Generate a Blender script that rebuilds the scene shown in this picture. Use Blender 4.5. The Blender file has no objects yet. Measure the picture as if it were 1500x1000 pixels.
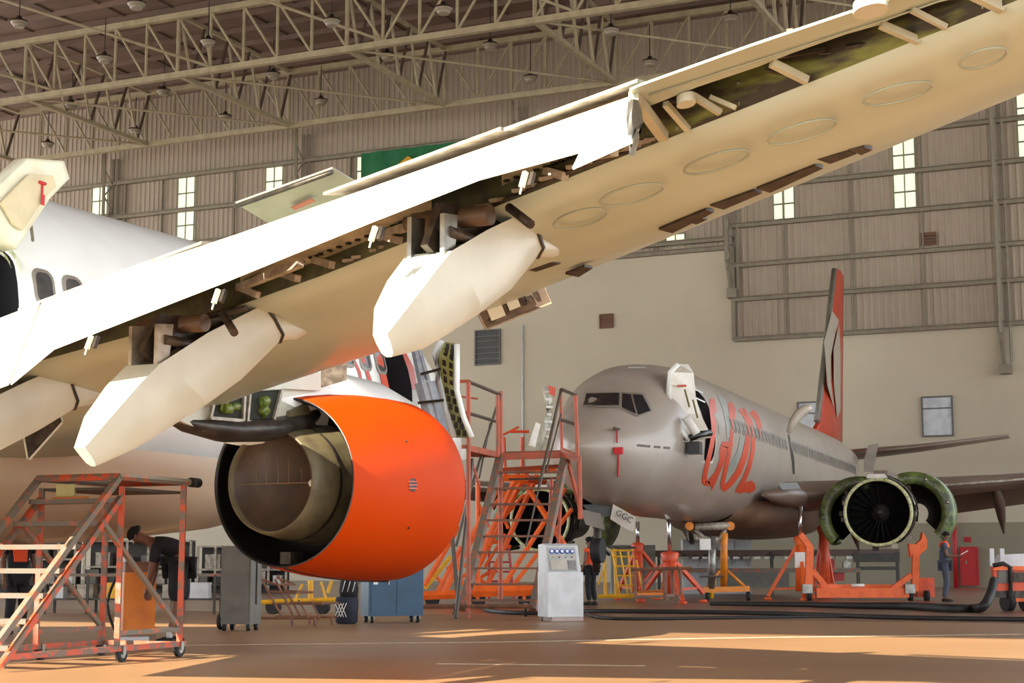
import bpy, bmesh, math, random
from mathutils import Vector, Matrix
random.seed(7)
S = bpy.context.scene
COL = S.collection
# ------------------------------------------------------------------ camera, sky, sun, exposure
FPX = 2350.0
PITCH = math.atan(328 / FPX)
CAM = Vector((0, 0, 1.0))
cd = bpy.data.cameras.new('camera'); cam = bpy.data.objects.new('camera', cd); COL.objects.link(cam)
cd.sensor_width = 36; cd.lens = FPX / 1500 * 36; cd.clip_end = 500; cd.clip_start = 0.1
cam.location = CAM; cam.rotation_euler = (math.pi / 2 + PITCH, 0, 0)
S.camera = cam
w = bpy.data.worlds.new('sky'); S.world = w; w.use_nodes = True
nt = w.node_tree; nt.nodes.clear()
o_ = nt.nodes.new('ShaderNodeOutputWorld'); bg = nt.nodes.new('ShaderNodeBackground')
tc = nt.nodes.new('ShaderNodeTexCoord'); sx = nt.nodes.new('ShaderNodeSeparateXYZ'); rp = nt.nodes.new('ShaderNodeValToRGB')
nt.links.new(tc.outputs['Generated'], sx.inputs[0]); nt.links.new(sx.outputs['Z'], rp.inputs[0])
rp.color_ramp.elements[0].position = 0.0; rp.color_ramp.elements[0].color = (.95, .98, .96, 1)
rp.color_ramp.elements[1].position = 0.7; rp.color_ramp.elements[1].color = (.66, .81, 1.0, 1)
nt.links.new(rp.outputs[0], bg.inputs[0]); bg.inputs[1].default_value = 3.5
nt.links.new(bg.outputs[0], o_.inputs[0])
sd = bpy.data.lights.new('sun', 'SUN'); so = bpy.data.objects.new('sun', sd); COL.objects.link(so)
sd.energy = 18.0; sd.angle = 0.009; sd.color = (1.0, .92, .74)
SUN = Vector((0.60, 0.86, -0.51)).normalized()
so.rotation_euler = SUN.to_track_quat('-Z', 'Y').to_euler(); so.location = (-10, -30, 30)
S.view_settings.view_transform = 'Standard'; S.view_settings.look = 'None'
S.view_settings.gamma = 1; S.view_settings.use_curve_mapping = False
S.view_settings.exposure = 0.15

# ------------------------------------------------------------------ pixel -> world helpers (all give points at real depths)
FW = Vector((0, math.cos(PITCH), math.sin(PITCH))); UP = Vector((0, -math.sin(PITCH), math.cos(PITCH)))
def ray(px, py): return FW + Vector(((px - 750) / FPX, 0, 0)) + UP * ((500 - py) / FPX)
def at(px, py, Y):
    r = ray(px, py); return CAM + r * (Y / r.y)
def onz(px, py, z=0.0):
    r = ray(px, py); return CAM + r * ((z - CAM.z) / r.z)
def gx(px, Y): return (px - 750) / FPX * Y * math.cos(PITCH) + 0.0
AW = math.radians(24.5)
WN = Vector((math.sin(AW), math.cos(AW), 0)); WD = Vector((math.cos(AW), -math.sin(AW), 0))
def WP(s, z, D): return WD * s + WN * D + Vector((0, 0, z))
def wallhit(px, py, D=76.0):
    r = ray(px, py); p = CAM + r * (D / (WN.dot(r))); return p.dot(WD), p.z

class Craft:
    def __init__(s, O, yaw, away):
        s.O = Vector(O)
        if away: a = Vector((-math.sin(yaw), -math.cos(yaw), 0))
        else: a = Vector((math.sin(yaw), math.cos(yaw), 0))
        u = Vector((0, 0, 1)); s.a = a; s.r = u.cross(a); s.u = u
        s.rz = math.atan2(a.y, a.x)
    def l(s, P): P = P - s.O; return Vector((P.dot(s.a), P.dot(s.r), P.z))
    def ld(s, d): return Vector((d.dot(s.a), d.dot(s.r), d.z))
    def hit(s, px, py, n, d):
        o = s.l(CAM); r = s.ld(ray(px, py)); n = Vector(n); t = (d - n.dot(o)) / n.dot(r); return o + r * t
    def W(s, p): return s.O + s.a * p[0] + s.r * p[1] + s.u * p[2]
    def y(s, px, py, y): return s.hit(px, py, (0, 1, 0), y)
    def wing(s, px, py, dz=0): return s.hit(px, py, (0, -.115, 1), 1.75 - 1.88 * .115 + dz)
A1 = Craft((.015, 33.64, .49), .47704, True)
A2 = Craft((1.534, 36.24, .93), .35827, False)

# ------------------------------------------------------------------ materials
def lin(c):
    return tuple(((v / 255) / 12.92 if v / 255 <= .04045 else ((v / 255 + .055) / 1.055) ** 2.4) for v in c) + (1,)
MC = {}
def M(name, c=None, rough=.5, metal=0.0, c2=None, ns=3.0, lo=.4, hi=.7, bump=0.0, coat=0.0, emit=0.0, stretch=None, alpha=None):
    if name in MC: return MC[name]
    m = bpy.data.materials.new(name); m.use_nodes = True; MC[name] = m
    n = m.node_tree; b = n.nodes['Principled BSDF']
    b.inputs['Roughness'].default_value = rough; b.inputs['Metallic'].default_value = metal
    b.inputs['Coat Weight'].default_value = coat; b.inputs['Coat Roughness'].default_value = .08
    tc = n.nodes.new('ShaderNodeTexCoord'); mp = n.nodes.new('ShaderNodeMapping')
    if stretch: mp.inputs['Scale'].default_value = stretch
    n.links.new(tc.outputs['Object'], mp.inputs[0])
    no = n.nodes.new('ShaderNodeTexNoise'); no.inputs['Scale'].default_value = ns; no.inputs['Detail'].default_value = 6
    n.links.new(mp.outputs[0], no.inputs[0])
    ra = n.nodes.new('ShaderNodeValToRGB'); ra.color_ramp.elements[0].position = lo; ra.color_ramp.elements[1].position = hi
    ra.color_ramp.elements[0].color = lin(c)
    ra.color_ramp.elements[1].color = lin(c2) if c2 else lin(tuple(v * .9 for v in c))
    n.links.new(no.outputs[0], ra.inputs[0]); n.links.new(ra.outputs[0], b.inputs['Base Color'])
    if bump:
        bp = n.nodes.new('ShaderNodeBump'); bp.inputs['Strength'].default_value = bump; bp.inputs['Distance'].default_value = .02
        n.links.new(no.outputs[0], bp.inputs['Height']); n.links.new(bp.outputs[0], b.inputs['Normal'])
    if emit:
        b.inputs['Emission Color'].default_value = lin(c); b.inputs['Emission Strength'].default_value = emit
    return m
white = M('white aircraft paint', (240, 242, 240), .28, ns=1.2, c2=(232, 233, 230), coat=.3)
wingw = M('cream wing paint', (170, 180, 166), .42, ns=.9, c2=(156, 164, 148), coat=.15, stretch=(1, .4, 1))
flapw = M('white flap paint', (240, 236, 226), .4, ns=2)
bellyp = M('belly paint with grime', (196, 180, 154), .35, c2=(150, 122, 92), ns=.8, lo=.45, hi=.8, stretch=(.3, 1, 1), coat=.2)
canoew = M('fairing paint', (188, 189, 174), .4, ns=2, c2=(176, 176, 160), coat=.12)
orangep = M('orange cowl paint', (204, 66, 0), .55, ns=.7, c2=(196, 60, 0))
orangep.node_tree.nodes['Principled BSDF'].inputs['Specular IOR Level'].default_value = .1
orangel = M('orange livery paint', (206, 72, 40), .4, ns=2)
redl = M('red orange tail paint', (190, 62, 34), .4, ns=2, c2=(170, 56, 34))
greyl = M('grey livery paint', (146, 150, 142), .4)
darkm = M('dark machinery metal', (44, 38, 34), .45, .5, c2=(78, 68, 58), ns=9)
blackp = M('black composite', (20, 19, 19), .35, ns=4)
khaki = M('khaki duct liner', (104, 94, 68), .55, c2=(80, 70, 50), ns=5)
brownd = M('brown core cover', (74, 56, 42), .5, c2=(52, 38, 30), ns=4)
greenp = M('green primer', (112, 122, 44), .55, c2=(52, 58, 30), ns=5, lo=.4, hi=.62)
greend = M('dark green primer', (62, 66, 34), .6, c2=(34, 32, 24), ns=7)
steel = M('bare steel', (150, 148, 142), .35, .8, c2=(110, 106, 100), ns=6)
chrome = M('chrome rod', (215, 215, 215), .15, 1.0)
alum = M('dull aluminium', (168, 160, 146), .5, .35, c2=(120, 110, 98), ns=8)
rubber = M('black rubber', (22, 21, 21), .7)
glass = M('dark window glass', (34, 36, 40), .12, ns=3, coat=.5)
paneg = M('cabin window pane', (84, 82, 80), .2, c2=(50, 50, 52), ns=3)
framew = M('window surround', (140, 132, 122), .4)
wornor = M('worn orange paint', (190, 76, 44), .5, c2=(110, 94, 82), ns=9, lo=.47, hi=.56, bump=.1)
worngr = M('worn grey step paint', (112, 102, 90), .55, c2=(176, 92, 62), ns=9, lo=.52, hi=.62, bump=.1)
rustor = M('faded orange steel', (190, 84, 52), .55, c2=(140, 84, 62), ns=4)
rustst = M('rusty brown steel', (128, 82, 58), .6, c2=(92, 66, 52), ns=6)
brightor = M('bright orange stand paint', (240, 104, 34), .45, c2=(222, 90, 28), ns=5)
redor = M('red orange jack paint', (216, 80, 40), .45, c2=(192, 68, 34), ns=5)
yellow = M('yellow stand paint', (232, 176, 34), .45, c2=(206, 150, 30), ns=5)
yelorn = M('orange yellow strut paint', (226, 136, 30), .45, c2=(196, 112, 26), ns=5)
railgr = M('dark handrail', (84, 72, 60), .5, ns=8)
cartw = M('white cart enamel', (206, 208, 212), .4, c2=(188, 188, 190), ns=3)
blue = M('blue cart paint', (30, 74, 104), .45, c2=(24, 62, 88), ns=3)
greyc = M('grey cabinet paint', (104, 100, 92), .5, c2=(92, 86, 80), ns=4)
cabor = M('ochre orange cabinet', (222, 124, 34), .5, c2=(200, 106, 28), ns=4)
redp = M('red paint', (176, 28, 34), .45, ns=3)
tagred = M('red streamer', (196, 40, 48), .7)
wallp = M('cream wall paint', (192, 182, 162), .75, c2=(180, 170, 150), ns=.25, lo=.35, hi=.75)
wallg = M('grey green wainscot paint', (138, 132, 112), .7, c2=(128, 122, 104), ns=.4)
siding = M('brown grey siding', (166, 152, 136), .6, c2=(154, 140, 124), ns=.6)
trussm = M('tan truss paint', (164, 152, 124), .6, c2=(146, 134, 108), ns=2)
trussd = M('dark truss member', (84, 68, 56), .6)
roofm = M('roof sheeting', (118, 96, 84), .7, c2=(102, 84, 74), ns=.5)
girtm = M('girt steel', (132, 123, 106), .6)
skylt = M('glowing skylight pane', (226, 232, 206), .5, emit=.75)  # panes emit on their own, standing in for daylight from behind
mull = M('skylight bar', (120, 120, 100), .6)
benchm = M('bench steel', (70, 66, 60), .6, c2=(54, 50, 46), ns=4)
hosem = M('black hose', (30, 28, 27), .6)
skinm = M('brown skin', (112, 72, 52), .55)
navy = M('dark navy cloth', (24, 25, 32), .85, c2=(18, 19, 25), ns=12, bump=.2)
gblue = M('grey blue overalls', (70, 76, 90), .85, c2=(58, 63, 76), ns=10, bump=.2)
hairm = M('black hair', (14, 12, 12), .9)
shoem = M('black shoes', (18, 17, 17), .6)
sockm = M('white sock', (200, 200, 200), .8)
vest = M('orange vest', (240, 84, 34), .7)
panelgr = M('gauge panel grey', (176, 178, 174), .5)
gaugeb = M('blue gauge ring', (50, 92, 190), .4)
paper = M('white paper', (236, 234, 228), .7)
fgreen = M('flag green', (26, 104, 62), .8)
fyel = M('flag yellow', (214, 156, 40), .8)
fblue = M('flag blue', (40, 44, 96), .8)
textm = M('dark lettering', (92, 84, 76), .6)
glazedw = M('pale window pane', (190, 196, 202), .3)
darkpane = M('dark louvre pane', (48, 46, 44), .4)
brownvent = M('brown vent', (110, 76, 56), .7)
winfr = M('window frame grey', (96, 98, 96), .6)

# ------------------------------------------------------------------ mesh helpers
LOCALS = set()
class MB:
    def __init__(s): s.v = []; s.f = []; s.mi = []; s.sm = []
    def add(s, vs, fs, mi=0, sm=False):
        b = len(s.v); s.v += [Vector(v) for v in vs]
        for f in fs: s.f.append([b + i for i in f]); s.mi.append(mi); s.sm.append(sm)
        return s
    def hexa(s, c, mi=0):  # 8 corners: bottom 4, top 4
        return s.add(c, [(3, 2, 1, 0), (4, 5, 6, 7), (0, 1, 5, 4), (1, 2, 6, 5), (2, 3, 7, 6), (3, 0, 4, 7)], mi)
    def box(s, c, d, ax=None, mi=0):
        c = Vector(c); X, Y, Z = ax or (Vector((1, 0, 0)), Vector((0, 1, 0)), Vector((0, 0, 1)))
        hx, hy, hz = d[0] / 2, d[1] / 2, d[2] / 2
        P = [c + X * (a * hx) + Y * (b * hy) + Z * (e * hz) for e in (-1, 1) for a, b in ((-1, -1), (1, -1), (1, 1), (-1, 1))]
        return s.hexa(P, mi)
    def bar(s, p, q, r, n=8, r2=None, mi=0, flat=False):
        p, q = Vector(p), Vector(q); d = q - p
        if d.length < 1e-6: return s
        d.normalize(); u = d.cross(Vector((0, 0, 1)))
        if u.length < .05: u = d.cross(Vector((0, 1, 0)))
        u.normalize(); v = d.cross(u); r2 = r if r2 is None else r2
        off = math.pi / 4 if n == 4 else 0
        k = 1.2 if n == 4 else 1
        vs = [c + (u * math.cos(2 * math.pi * i / n + off) + v * math.sin(2 * math.pi * i / n + off)) * rr * k for c, rr in ((p, r), (q, r2)) for i in range(n)]
        fs = [(i, (i + 1) % n, n + (i + 1) % n, n + i) for i in range(n)] + [tuple(range(n))[::-1], tuple(range(n, 2 * n))]
        b = len(s.f); s.add(vs, fs, mi, n > 6); s.sm[-1] = s.sm[-2] = False
        return s
    def path(s, pts, r, n=8, mi=0):
        pts = [Vector(p) for p in pts]; rings = []
        for i, p in enumerate(pts):
            d = (pts[min(i + 1, len(pts) - 1)] - pts[max(i - 1, 0)]).normalized()
            u = d.cross(Vector((0, 0, 1)))
            if u.length < .05: u = d.cross(Vector((0, 1, 0)))
            u.normalize(); v = d.cross(u); rr = r[i] if isinstance(r, (list, tuple)) else r
            rings.append([p + (u * math.cos(2 * math.pi * k / n) + v * math.sin(2 * math.pi * k / n)) * rr for k in range(n)])
        return s.loft(rings, True, True, mi)
    def loft(s, rings, closed=True, cap=True, mi=0, sm=True):
        n = len(rings[0]); vs = [p for r in rings for p in r]; fs = []
        for i in range(len(rings) - 1):
            for k in range(n if closed else n - 1):
                a = i * n + k; b = i * n + (k + 1) % n; fs.append((a, b, b + n, a + n))
        s.add(vs, fs, mi, sm)
        if cap and closed: s.add(rings[0], [tuple(range(n))[::-1]], mi); s.add(rings[-1], [tuple(range(n))], mi)
        return s
    def lathe(s, c, ax, prof, n=32, mi=0, a0=0, a1=2 * math.pi, up=None):
        ax = Vector(ax).normalized(); c = Vector(c); u = ax.cross(up or Vector((0, 0, 1)))
        if u.length < .05: u = ax.cross(Vector((0, 1, 0)))
        u.normalize(); v = u.cross(ax); full = abs(a1 - a0 - 2 * math.pi) < 1e-4; m = n if full else n + 1
        rings = [[c + ax * t + (u * math.sin(a0 + (a1 - a0) * k / n) + v * math.cos(a0 + (a1 - a0) * k / n)) * r for k in range(m)] for t, r in prof]
        return s.loft(rings, full, False, mi)
    def slab(s, pts, th, nrm=None, mi=0):  # polygon with thickness
        pts = [Vector(p) for p in pts]
        if nrm is None:
            nrm = Vector((0, 0, 0))
            for i in range(len(pts)): nrm += pts[i].cross(pts[(i + 1) % len(pts)])
            nrm.normalize()
        nrm = Vector(nrm); n = len(pts); q = [p + nrm * th for p in pts]
        return s.add(pts + q, [tuple(range(n))[::-1], tuple(range(n, 2 * n))] + [(i, (i + 1) % n, n + (i + 1) % n, n + i) for i in range(n)], mi)
    def sph(s, c, r, n=12, m=8, mi=0):
        c = Vector(c); r = (r, r, r) if not isinstance(r, (tuple, list)) else r
        rings = [[c + Vector((r[0] * math.sin(t) * math.cos(2 * math.pi * k / n), r[1] * math.sin(t) * math.sin(2 * math.pi * k / n), r[2] * math.cos(t))) for k in range(n)] for t in [math.pi * (i + .02) / (m + .04) for i in range(m + 1)]]
        return s.loft(rings, True, True, mi)
    def mesh(s, name, mats):
        me = bpy.data.meshes.new(name); me.from_pydata([tuple(v) for v in s.v], [], s.f)
        for m in (mats if isinstance(mats, (list, tuple)) else [mats]): me.materials.append(m)
        me.polygons.foreach_set('material_index', s.mi); me.polygons.foreach_set('use_smooth', s.sm)
        me.update(); return me
    def obj(s, name, mats, parent=None, label=None, kind=None, fix=True):
        me = s.mesh(name, mats)
        if fix:
            bm = bmesh.new(); bm.from_mesh(me); bmesh.ops.remove_doubles(bm, verts=bm.verts, dist=1e-5)
            bmesh.ops.recalc_face_normals(bm, faces=bm.faces); bm.to_mesh(me); bm.free()
        o = bpy.data.objects.new(name, me); COL.objects.link(o)
        if parent is not None:
            o.parent = parent
            if parent.type == 'EMPTY' and parent.name not in LOCALS:
                o.matrix_parent_inverse = Matrix.Translation(-parent.location)
        if label: o['label'] = label
        if kind: o['kind'] = kind
        return o
def tag(o, label, cat, group=None):
    o['label'] = label; o['category'] = cat
    if group: o['group'] = group
    return o
def thing(name, label, cat, loc=(0, 0, 0), group=None):
    o = bpy.data.objects.new(name, None); COL.objects.link(o); o.location = loc; o.empty_display_size = .2
    return tag(o, label, cat, group)
def place(o, loc, rz):
    o.location = loc; o.rotation_euler = (0, 0, rz); return o
def ax_yaw(a):  # right, forward, up basis turned by a
    return (Vector((math.cos(a), math.sin(a), 0)), Vector((-math.sin(a), math.cos(a), 0)), Vector((0, 0, 1)))
def struct(o): o['kind'] = 'structure'; return o
def copy_tree(o, parent=None):
    c = o.copy(); COL.objects.link(c)
    if parent is not None: c.parent = parent
    for ch in list(o.children): copy_tree(ch, c)
    return c

# ------------------------------------------------------------------ hangar shell
fm = M('hangar floor concrete', (164, 124, 86), .42, c2=(142, 106, 72), ns=.35, lo=.35, hi=.7, stretch=(.5, 1, 1))
fm2 = M('red brown floor paint', (132, 96, 76), .28, c2=(116, 84, 68), ns=.5)
b = MB(); b.slab([WP(-100, -.3, -6), WP(60, -.3, -6), WP(60, -.3, 90), WP(-100, -.3, 90)], .3, (0, 0, 1)); struct(b.obj('floor', fm))
b = MB(); b.slab([WP(-140, -.31, -90), WP(100, -.31, -90), WP(100, -.31, -6), WP(-140, -.31, -6)], .3, (0, 0, 1)); struct(b.obj('trim_1', M('apron concrete', (168, 166, 156), .7, c2=(150, 148, 138), ns=.3)))  # unseen ground outside, grey chosen to bounce neutral light indoors
fl = bpy.data.objects['floor']
b = MB()
q = [WP(-60, .004, 29.5), WP(40, .004, 29.5), WP(40, .004, 75.8), WP(-60, .004, 75.8)]
b.slab(q, .003, (0, 0, 1)); b.obj('painted_floor_zone', fm2, fl)
linem = M('worn white floor line', (186, 170, 148), .5, c2=(160, 136, 110), ns=6)
b = MB()
pp = [onz(x, y) for x, y in [(-200, 950), (345, 944), (735, 940), (1075, 934), (1700, 926)]]
for i in range(4):
    p, q = pp[i], pp[i + 1]; d = (q - p).normalized(); nn = Vector((-d.y, d.x, 0)) * .06
    b.slab([p - nn, q - nn, q + nn, p + nn], .006, (0, 0, 1))
b.obj('floor_line', linem, fl)
b = MB(); p, q = onz(640, 972), onz(945, 975); d = (q - p).normalized(); nn = Vector((-d.y, d.x, 0)) * .025
b.slab([p - nn, q - nn, q + nn, p + nn], .006, (0, 0, 1)); b.obj('floor_line', linem, fl)

D0 = 76.0
def wbox(b, s0, s1, z0, z1, d0, d1, mi=0):
    P = [WP(s, z, d) for z in (z0, z1) for s, d in ((s0, d0), (s1, d0), (s1, d1), (s0, d1))]
    return b.hexa(P, mi)
b = MB()   # masonry wall: lower in the right bay
wbox(b, -75, -22.45, 0, 16.6, D0, D0 + .4); wbox(b, -22.45, 8, 0, 12.0, D0, D0 + .4)
wall = b.obj('wall_back', wallp); struct(wall)
b = MB(); wbox(b, -26, 8, 0.15, 2.95, D0 - .03, D0); b.obj('wainscot_band', wallg, wall)
b = MB(); wbox(b, -75, 8, 0, .18, D0 - .06, D0 - .031); struct(b.obj('baseboard_back', wallg))
# siding: corrugated sheets 1.32 m wide, one object per sheet, rows between the girts
rows_r = [(12.0, 14.0), (14.0, 15.7), (15.7, 17.7), (17.7, 19.6), (19.6, 21.6), (21.6, 23.7), (23.7, 29.2)]
rows_l = [(16.65, 19.6), (19.6, 21.6), (21.6, 23.7), (23.7, 29.2)]
SW = 1.32
def sheet_mesh(h, name):
    m = MB(); top = []; n = 4
    prof = []
    for k in range(n):
        x = k * SW / n
        prof += [(x, 0), (x + .06, -.05), (x + .12, -.05), (x + .18, 0)]
    prof.append((SW + .02, 0))
    vs = [WD * x + WN * d + Vector((0, 0, z)) for z in (0, h) for x, d in prof]
    N = len(prof); m.add(vs, [(i, i + 1, N + i + 1, N + i) for i in range(N - 1)])
    return m.mesh(name, siding)
SKY = [(-62.5, -61.35, 21.9, 23.65), (-56.2, -55.0, 19.75, 23.6), (-50.1, -48.95, 21.9, 23.6), (-44.1, -42.95, 21.9, 23.6), (-37.75, -36.6, 21.9, 23.6), (-20.4, -19.35, 17.75, 19.5), (-14.5, -13.45, 17.75, 21.35), (-8.7, -7.6, 19.7, 22.9), (-26.0, -25.0, 17.0, 17.6)]
sm_ = {}
def sheets(s0, s1, rows):
    for (z0, z1) in rows:
        h = round(z1 - z0, 3)
        if h not in sm_: sm_[h] = sheet_mesh(h, 'siding_sheet')
        s = s0
        while s < s1 - .3:
            hitw = [k for k in SKY if k[0] < s + SW - .15 and k[1] > s + .15 and k[2] < z1 - .1 and k[3] > z0 + .1]
            o = bpy.data.objects.new('siding_sheet', sm_[h]); COL.objects.link(o); o.parent = wall
            o.location = WP(s, z0, D0 + .02)
            s += SW
sheets(-72.0, -22.6, rows_l); sheets(-22.45, -5.5, rows_r)
# skylight strips: panels glowing in place of daylight, with glazing bars
for i, (s0, s1, z0, z1) in enumerate(SKY):
    b = MB(); wbox(b, s0, s1, z0, z1, D0 - .10, D0 - .05); o = b.obj('window_%d' % (i + 1), skylt); struct(o)
    b = MB(); z = z0
    nb = max(1, round((z1 - z0) / .9))
    for k in range(nb + 1): zz = z0 + (z1 - z0) * k / nb; wbox(b, s0 - .04, s1 + .04, zz - .035, zz + .035, D0 - .16, D0 - .10)
    for ss in (s0, (s0 + s1) / 2, s1): wbox(b, ss - .025, ss + .025, z0, z1, D0 - .15, D0 - .10)
    b.obj('glazing_bars', mull, o)
# girts
b0 = 0
def girt(s0, s1, z):
    m = MB(); wbox(m, s0, s1, z - .09, z + .09, D0 - .3, D0 - .06); wbox(m, s0, s1, z + .09, z + .13, D0 - .42, D0 - .06)
    m.obj('girt', girtm, wall)
for z in (12.0, 14.0, 15.7, 17.7, 19.6, 21.6, 23.7): girt(-22.5, 8, z)
for z in (16.65, 17.1, 19.6, 21.6, 23.7): girt(-75, -22.5, z)
m = MB(); wbox(m, -22.6, -22.4, 12.0, 16.7, D0 - .3, D0 - .03); m.obj('corner_angle', girtm, wall)
for s in (-19.9, -16.6, -13.2, -60, -57.3, -52.2, -44.5, -40.7, -32, -26.5):     # slender sag rods
    m = MB(); wbox(m, s - .035, s + .035, 12.1 if s > -22 else 16.8, 23.7, D0 - .2, D0 - .08); m.obj('sag_rod', girtm, wall)
# lattice columns hung on the wall
for s, z0, z1 in ((-60.9, 17.0, 25.2), (-47.5, 17.0, 25.2), (-34.1, 17.0, 25.2), (-22.6, 14.4, 25.2), (-9.75, 10.0, 25.2), (3.5, 10, 25.2)):
    m = MB()
    m.bar(WP(s - .0, z0, D0 - .25), WP(s, z1, D0 - .25), .09, 4); m.bar(WP(s, z0 + 1.5, D0 - .95), WP(s, z1 + .3, D0 - 1.1), .09, 4)
    m.bar(WP(s, z0, D0 - .25), WP(s, z0 + 1.5, D0 - .95), .08, 4)
    m.bar(WP(s + .35, z0 + .2, D0 - .25), WP(s + .35, z1, D0 - .25), .06, 4)
    z = z0 + 1.0; k = 0
    while z < z1 - .8:
        a, c = (D0 - .25, D0 - 1.0) if k % 2 else (D0 - 1.0, D0 - .25)
        m.bar(WP(s, z, a), WP(s, z + .8, c), .035, 4); z += .8; k += 1
    m.box(WP(s + .1, z0 - .1, D0 - .3), (.5, .5, .45), (WD, WN, Vector((0, 0, 1))))
    struct(m.obj('trim_%d' % (20 + int(abs(s))), girtm))
# small wall openings
def wwin(name, idx, s0, s1, z0, z1, pane, fr, bars=(), vbars=()):
    m = MB(); wbox(m, s0, s1, z0, z1, D0 - .05, D0 - .02); o = m.obj(name + '_%d' % idx if name == 'window' else name, pane)
    m = MB(); t = .07
    for a in ((s0 - t, s1 + t, z0 - t, z0), (s0 - t, s1 + t, z1, z1 + t), (s0 - t, s0, z0, z1), (s1, s1 + t, z0, z1)): wbox(m, *a, D0 - .12, D0 - .0)
    for zz in bars: wbox(m, s0, s1, zz - .03, zz + .03, D0 - .11, D0 - .05)
    for ss in vbars: wbox(m, ss - .03, ss + .03, z0, z1, D0 - .11, D0 - .05)
    if name == 'window': struct(o)
    m.obj('frame', fr, o); return o
wwin('window', 20, -36.7, -35.35, 11.55, 13.3, darkpane, winfr, [11.8, 12.1, 12.4, 12.75, 13.0])
wwin('window', 21, -13.5, -12.2, 7.0, 8.75, glazedw, winfr, [8.25])
wwin('window', 22, -19.4, -18.1, 7.3, 8.75, glazedw, winfr, [8.25])
o = wwin('wall_vent', 0, -29.6, -29.0, 13.1, 13.7, brownvent, brownvent, [13.25, 13.4, 13.55]); tag(o, 'square brown vent high in the cream wall above the far airliner', 'vent')
m = MB(); wbox(m, -13.3, -12.6, 15.98, 16.6, D0 - .14, D0 - .06); o = m.obj('wall_vent', brownvent); tag(o, 'square brown vent in the grey siding right of the tail fin', 'vent')
m = MB()
for z in (16.1, 16.25, 16.4): wbox(m, -13.28, -12.62, z, z + .04, D0 - .18, D0 - .14)
m.obj('louvre', darkpane, o)
m = MB(); m.path([WP(-34.0, 13.5, D0 - .06), WP(-34.0, 3, D0 - .06)], .05); o = m.obj('wall_conduit', cartw); tag(o, 'thin white conduit running down the cream wall', 'pipe')
m = MB(); m.box(WP(-34, 7.2, D0 - .1), (.14, .1, .2), (WD, WN, Vector((0, 0, 1)))); m.obj('junction_box', cartw, o)
m = MB(); m.path([WP(-12.25, 0.0, D0 - .25), WP(-12.25, 3.5, D0 - .25)], .11); o = m.obj('fire_pipe', redp); tag(o, 'vertical red fire pipe on the wall by the red cabinet', 'pipe')
m = MB(); wbox(m, -12.05, -11.25, .1, 1.85, D0 - .3, D0 - .04); o = m.obj('fire_cabinet', redp); tag(o, 'tall red fire cabinet against the grey green wall', 'cabinet')
m = MB(); wbox(m, -11.98, -11.32, .2, 1.75, D0 - .33, D0 - .3); dd = m.obj('door', redp, o)
m = MB(); m.box(WP(-11.75, 1.15, D0 - .35), (.06, .04, .14), (WD, WN, Vector((0, 0, 1)))); m.obj('handle', steel, dd)
m = MB(); wbox(m, -11.85, -11.55, 2.05, 2.3, D0 - .06, D0 - .031); o = m.obj('fire_sign', redp); tag(o, 'small square red sign above the red cabinet', 'sign')
# flag
s0, s1, z1 = -43.55, -37.55, 23.62; z0 = z1 - 4.2
m = MB(); N = 24
for k in range(N):
    a0 = s0 + (s1 - s0) * k / N; a1 = s0 + (s1 - s0) * (k + 1) / N
    f0 = .06 * math.sin(k * 1.1); f1 = .06 * math.sin((k + 1) * 1.1)
    m.add([WP(a0, z0, D0 - .6 + f0), WP(a1, z0, D0 - .6 + f1), WP(a1, z1, D0 - .6 + f1), WP(a0, z1, D0 - .6 + f0)], [(0, 1, 2, 3)], 0, True)
fg = m.obj('flag', fgreen); tag(fg, 'green flag with yellow diamond hung high on the back wall', 'flag')
c = ((s0 + s1) / 2, (z0 + z1) / 2)
m = MB(); m.slab([WP(s0 + .5, c[1], D0 - .72), WP(c[0], z0 + .5, D0 - .72), WP(s1 - .5, c[1], D0 - .72), WP(c[0], z1 - .5, D0 - .72)], .01, -WN); m.obj('diamond', fyel, fg)
m = MB(); m.slab([WP(c[0] + 1.05 * math.cos(t * math.pi / 16), c[1] + 1.05 * math.sin(t * math.pi / 16), D0 - .74) for t in range(32)], .01, -WN); m.obj('disc', fblue, fg)
m = MB(); m.slab([WP(c[0] - 1.03, c[1] + .1, D0 - .76), WP(c[0] - .1, c[1] + .22, D0 - .76), WP(c[0] + 1.0, c[1] - .25, D0 - .76), WP(c[0] + 1.0, c[1] - .42, D0 - .76), WP(c[0] - .1, c[1] + .05, D0 - .76), WP(c[0] - 1.03, c[1] - .06, D0 - .76)], .01, -WN); m.obj('band', paper, fg)

# unseen facade over the open hangar door, height shaped to block deep sun
m = MB(); wbox(m, -85, 40, 14.6, 29.0, -6.3, -6.0); struct(m.obj('wall_front', siding))
# roof
m = MB(); P = [WP(-85, 29.0, -6), WP(40, 29.0, -6), WP(40, 29.0, 82), WP(-85, 29.0, 82)]
m.slab(P, .2, (0, 0, 1)); ceil = struct(m.obj('ceiling', roofm))
for k in range(34):      # purlins parallel to the wall, as parts of the ceiling
    m = MB(); d = 44 + k * 1.0
    if k % 2 == 0: wbox(m, -85, 10, 28.72, 29.0, d - .06, d + .06); m.obj('purlin', roofm, ceil)
for s in range(-84, 10, 3):
    m = MB(); wbox(m, s - .03, s + .03, 28.92, 28.98, 40, 76); m.obj('roof_seam', trussd, ceil)
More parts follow.
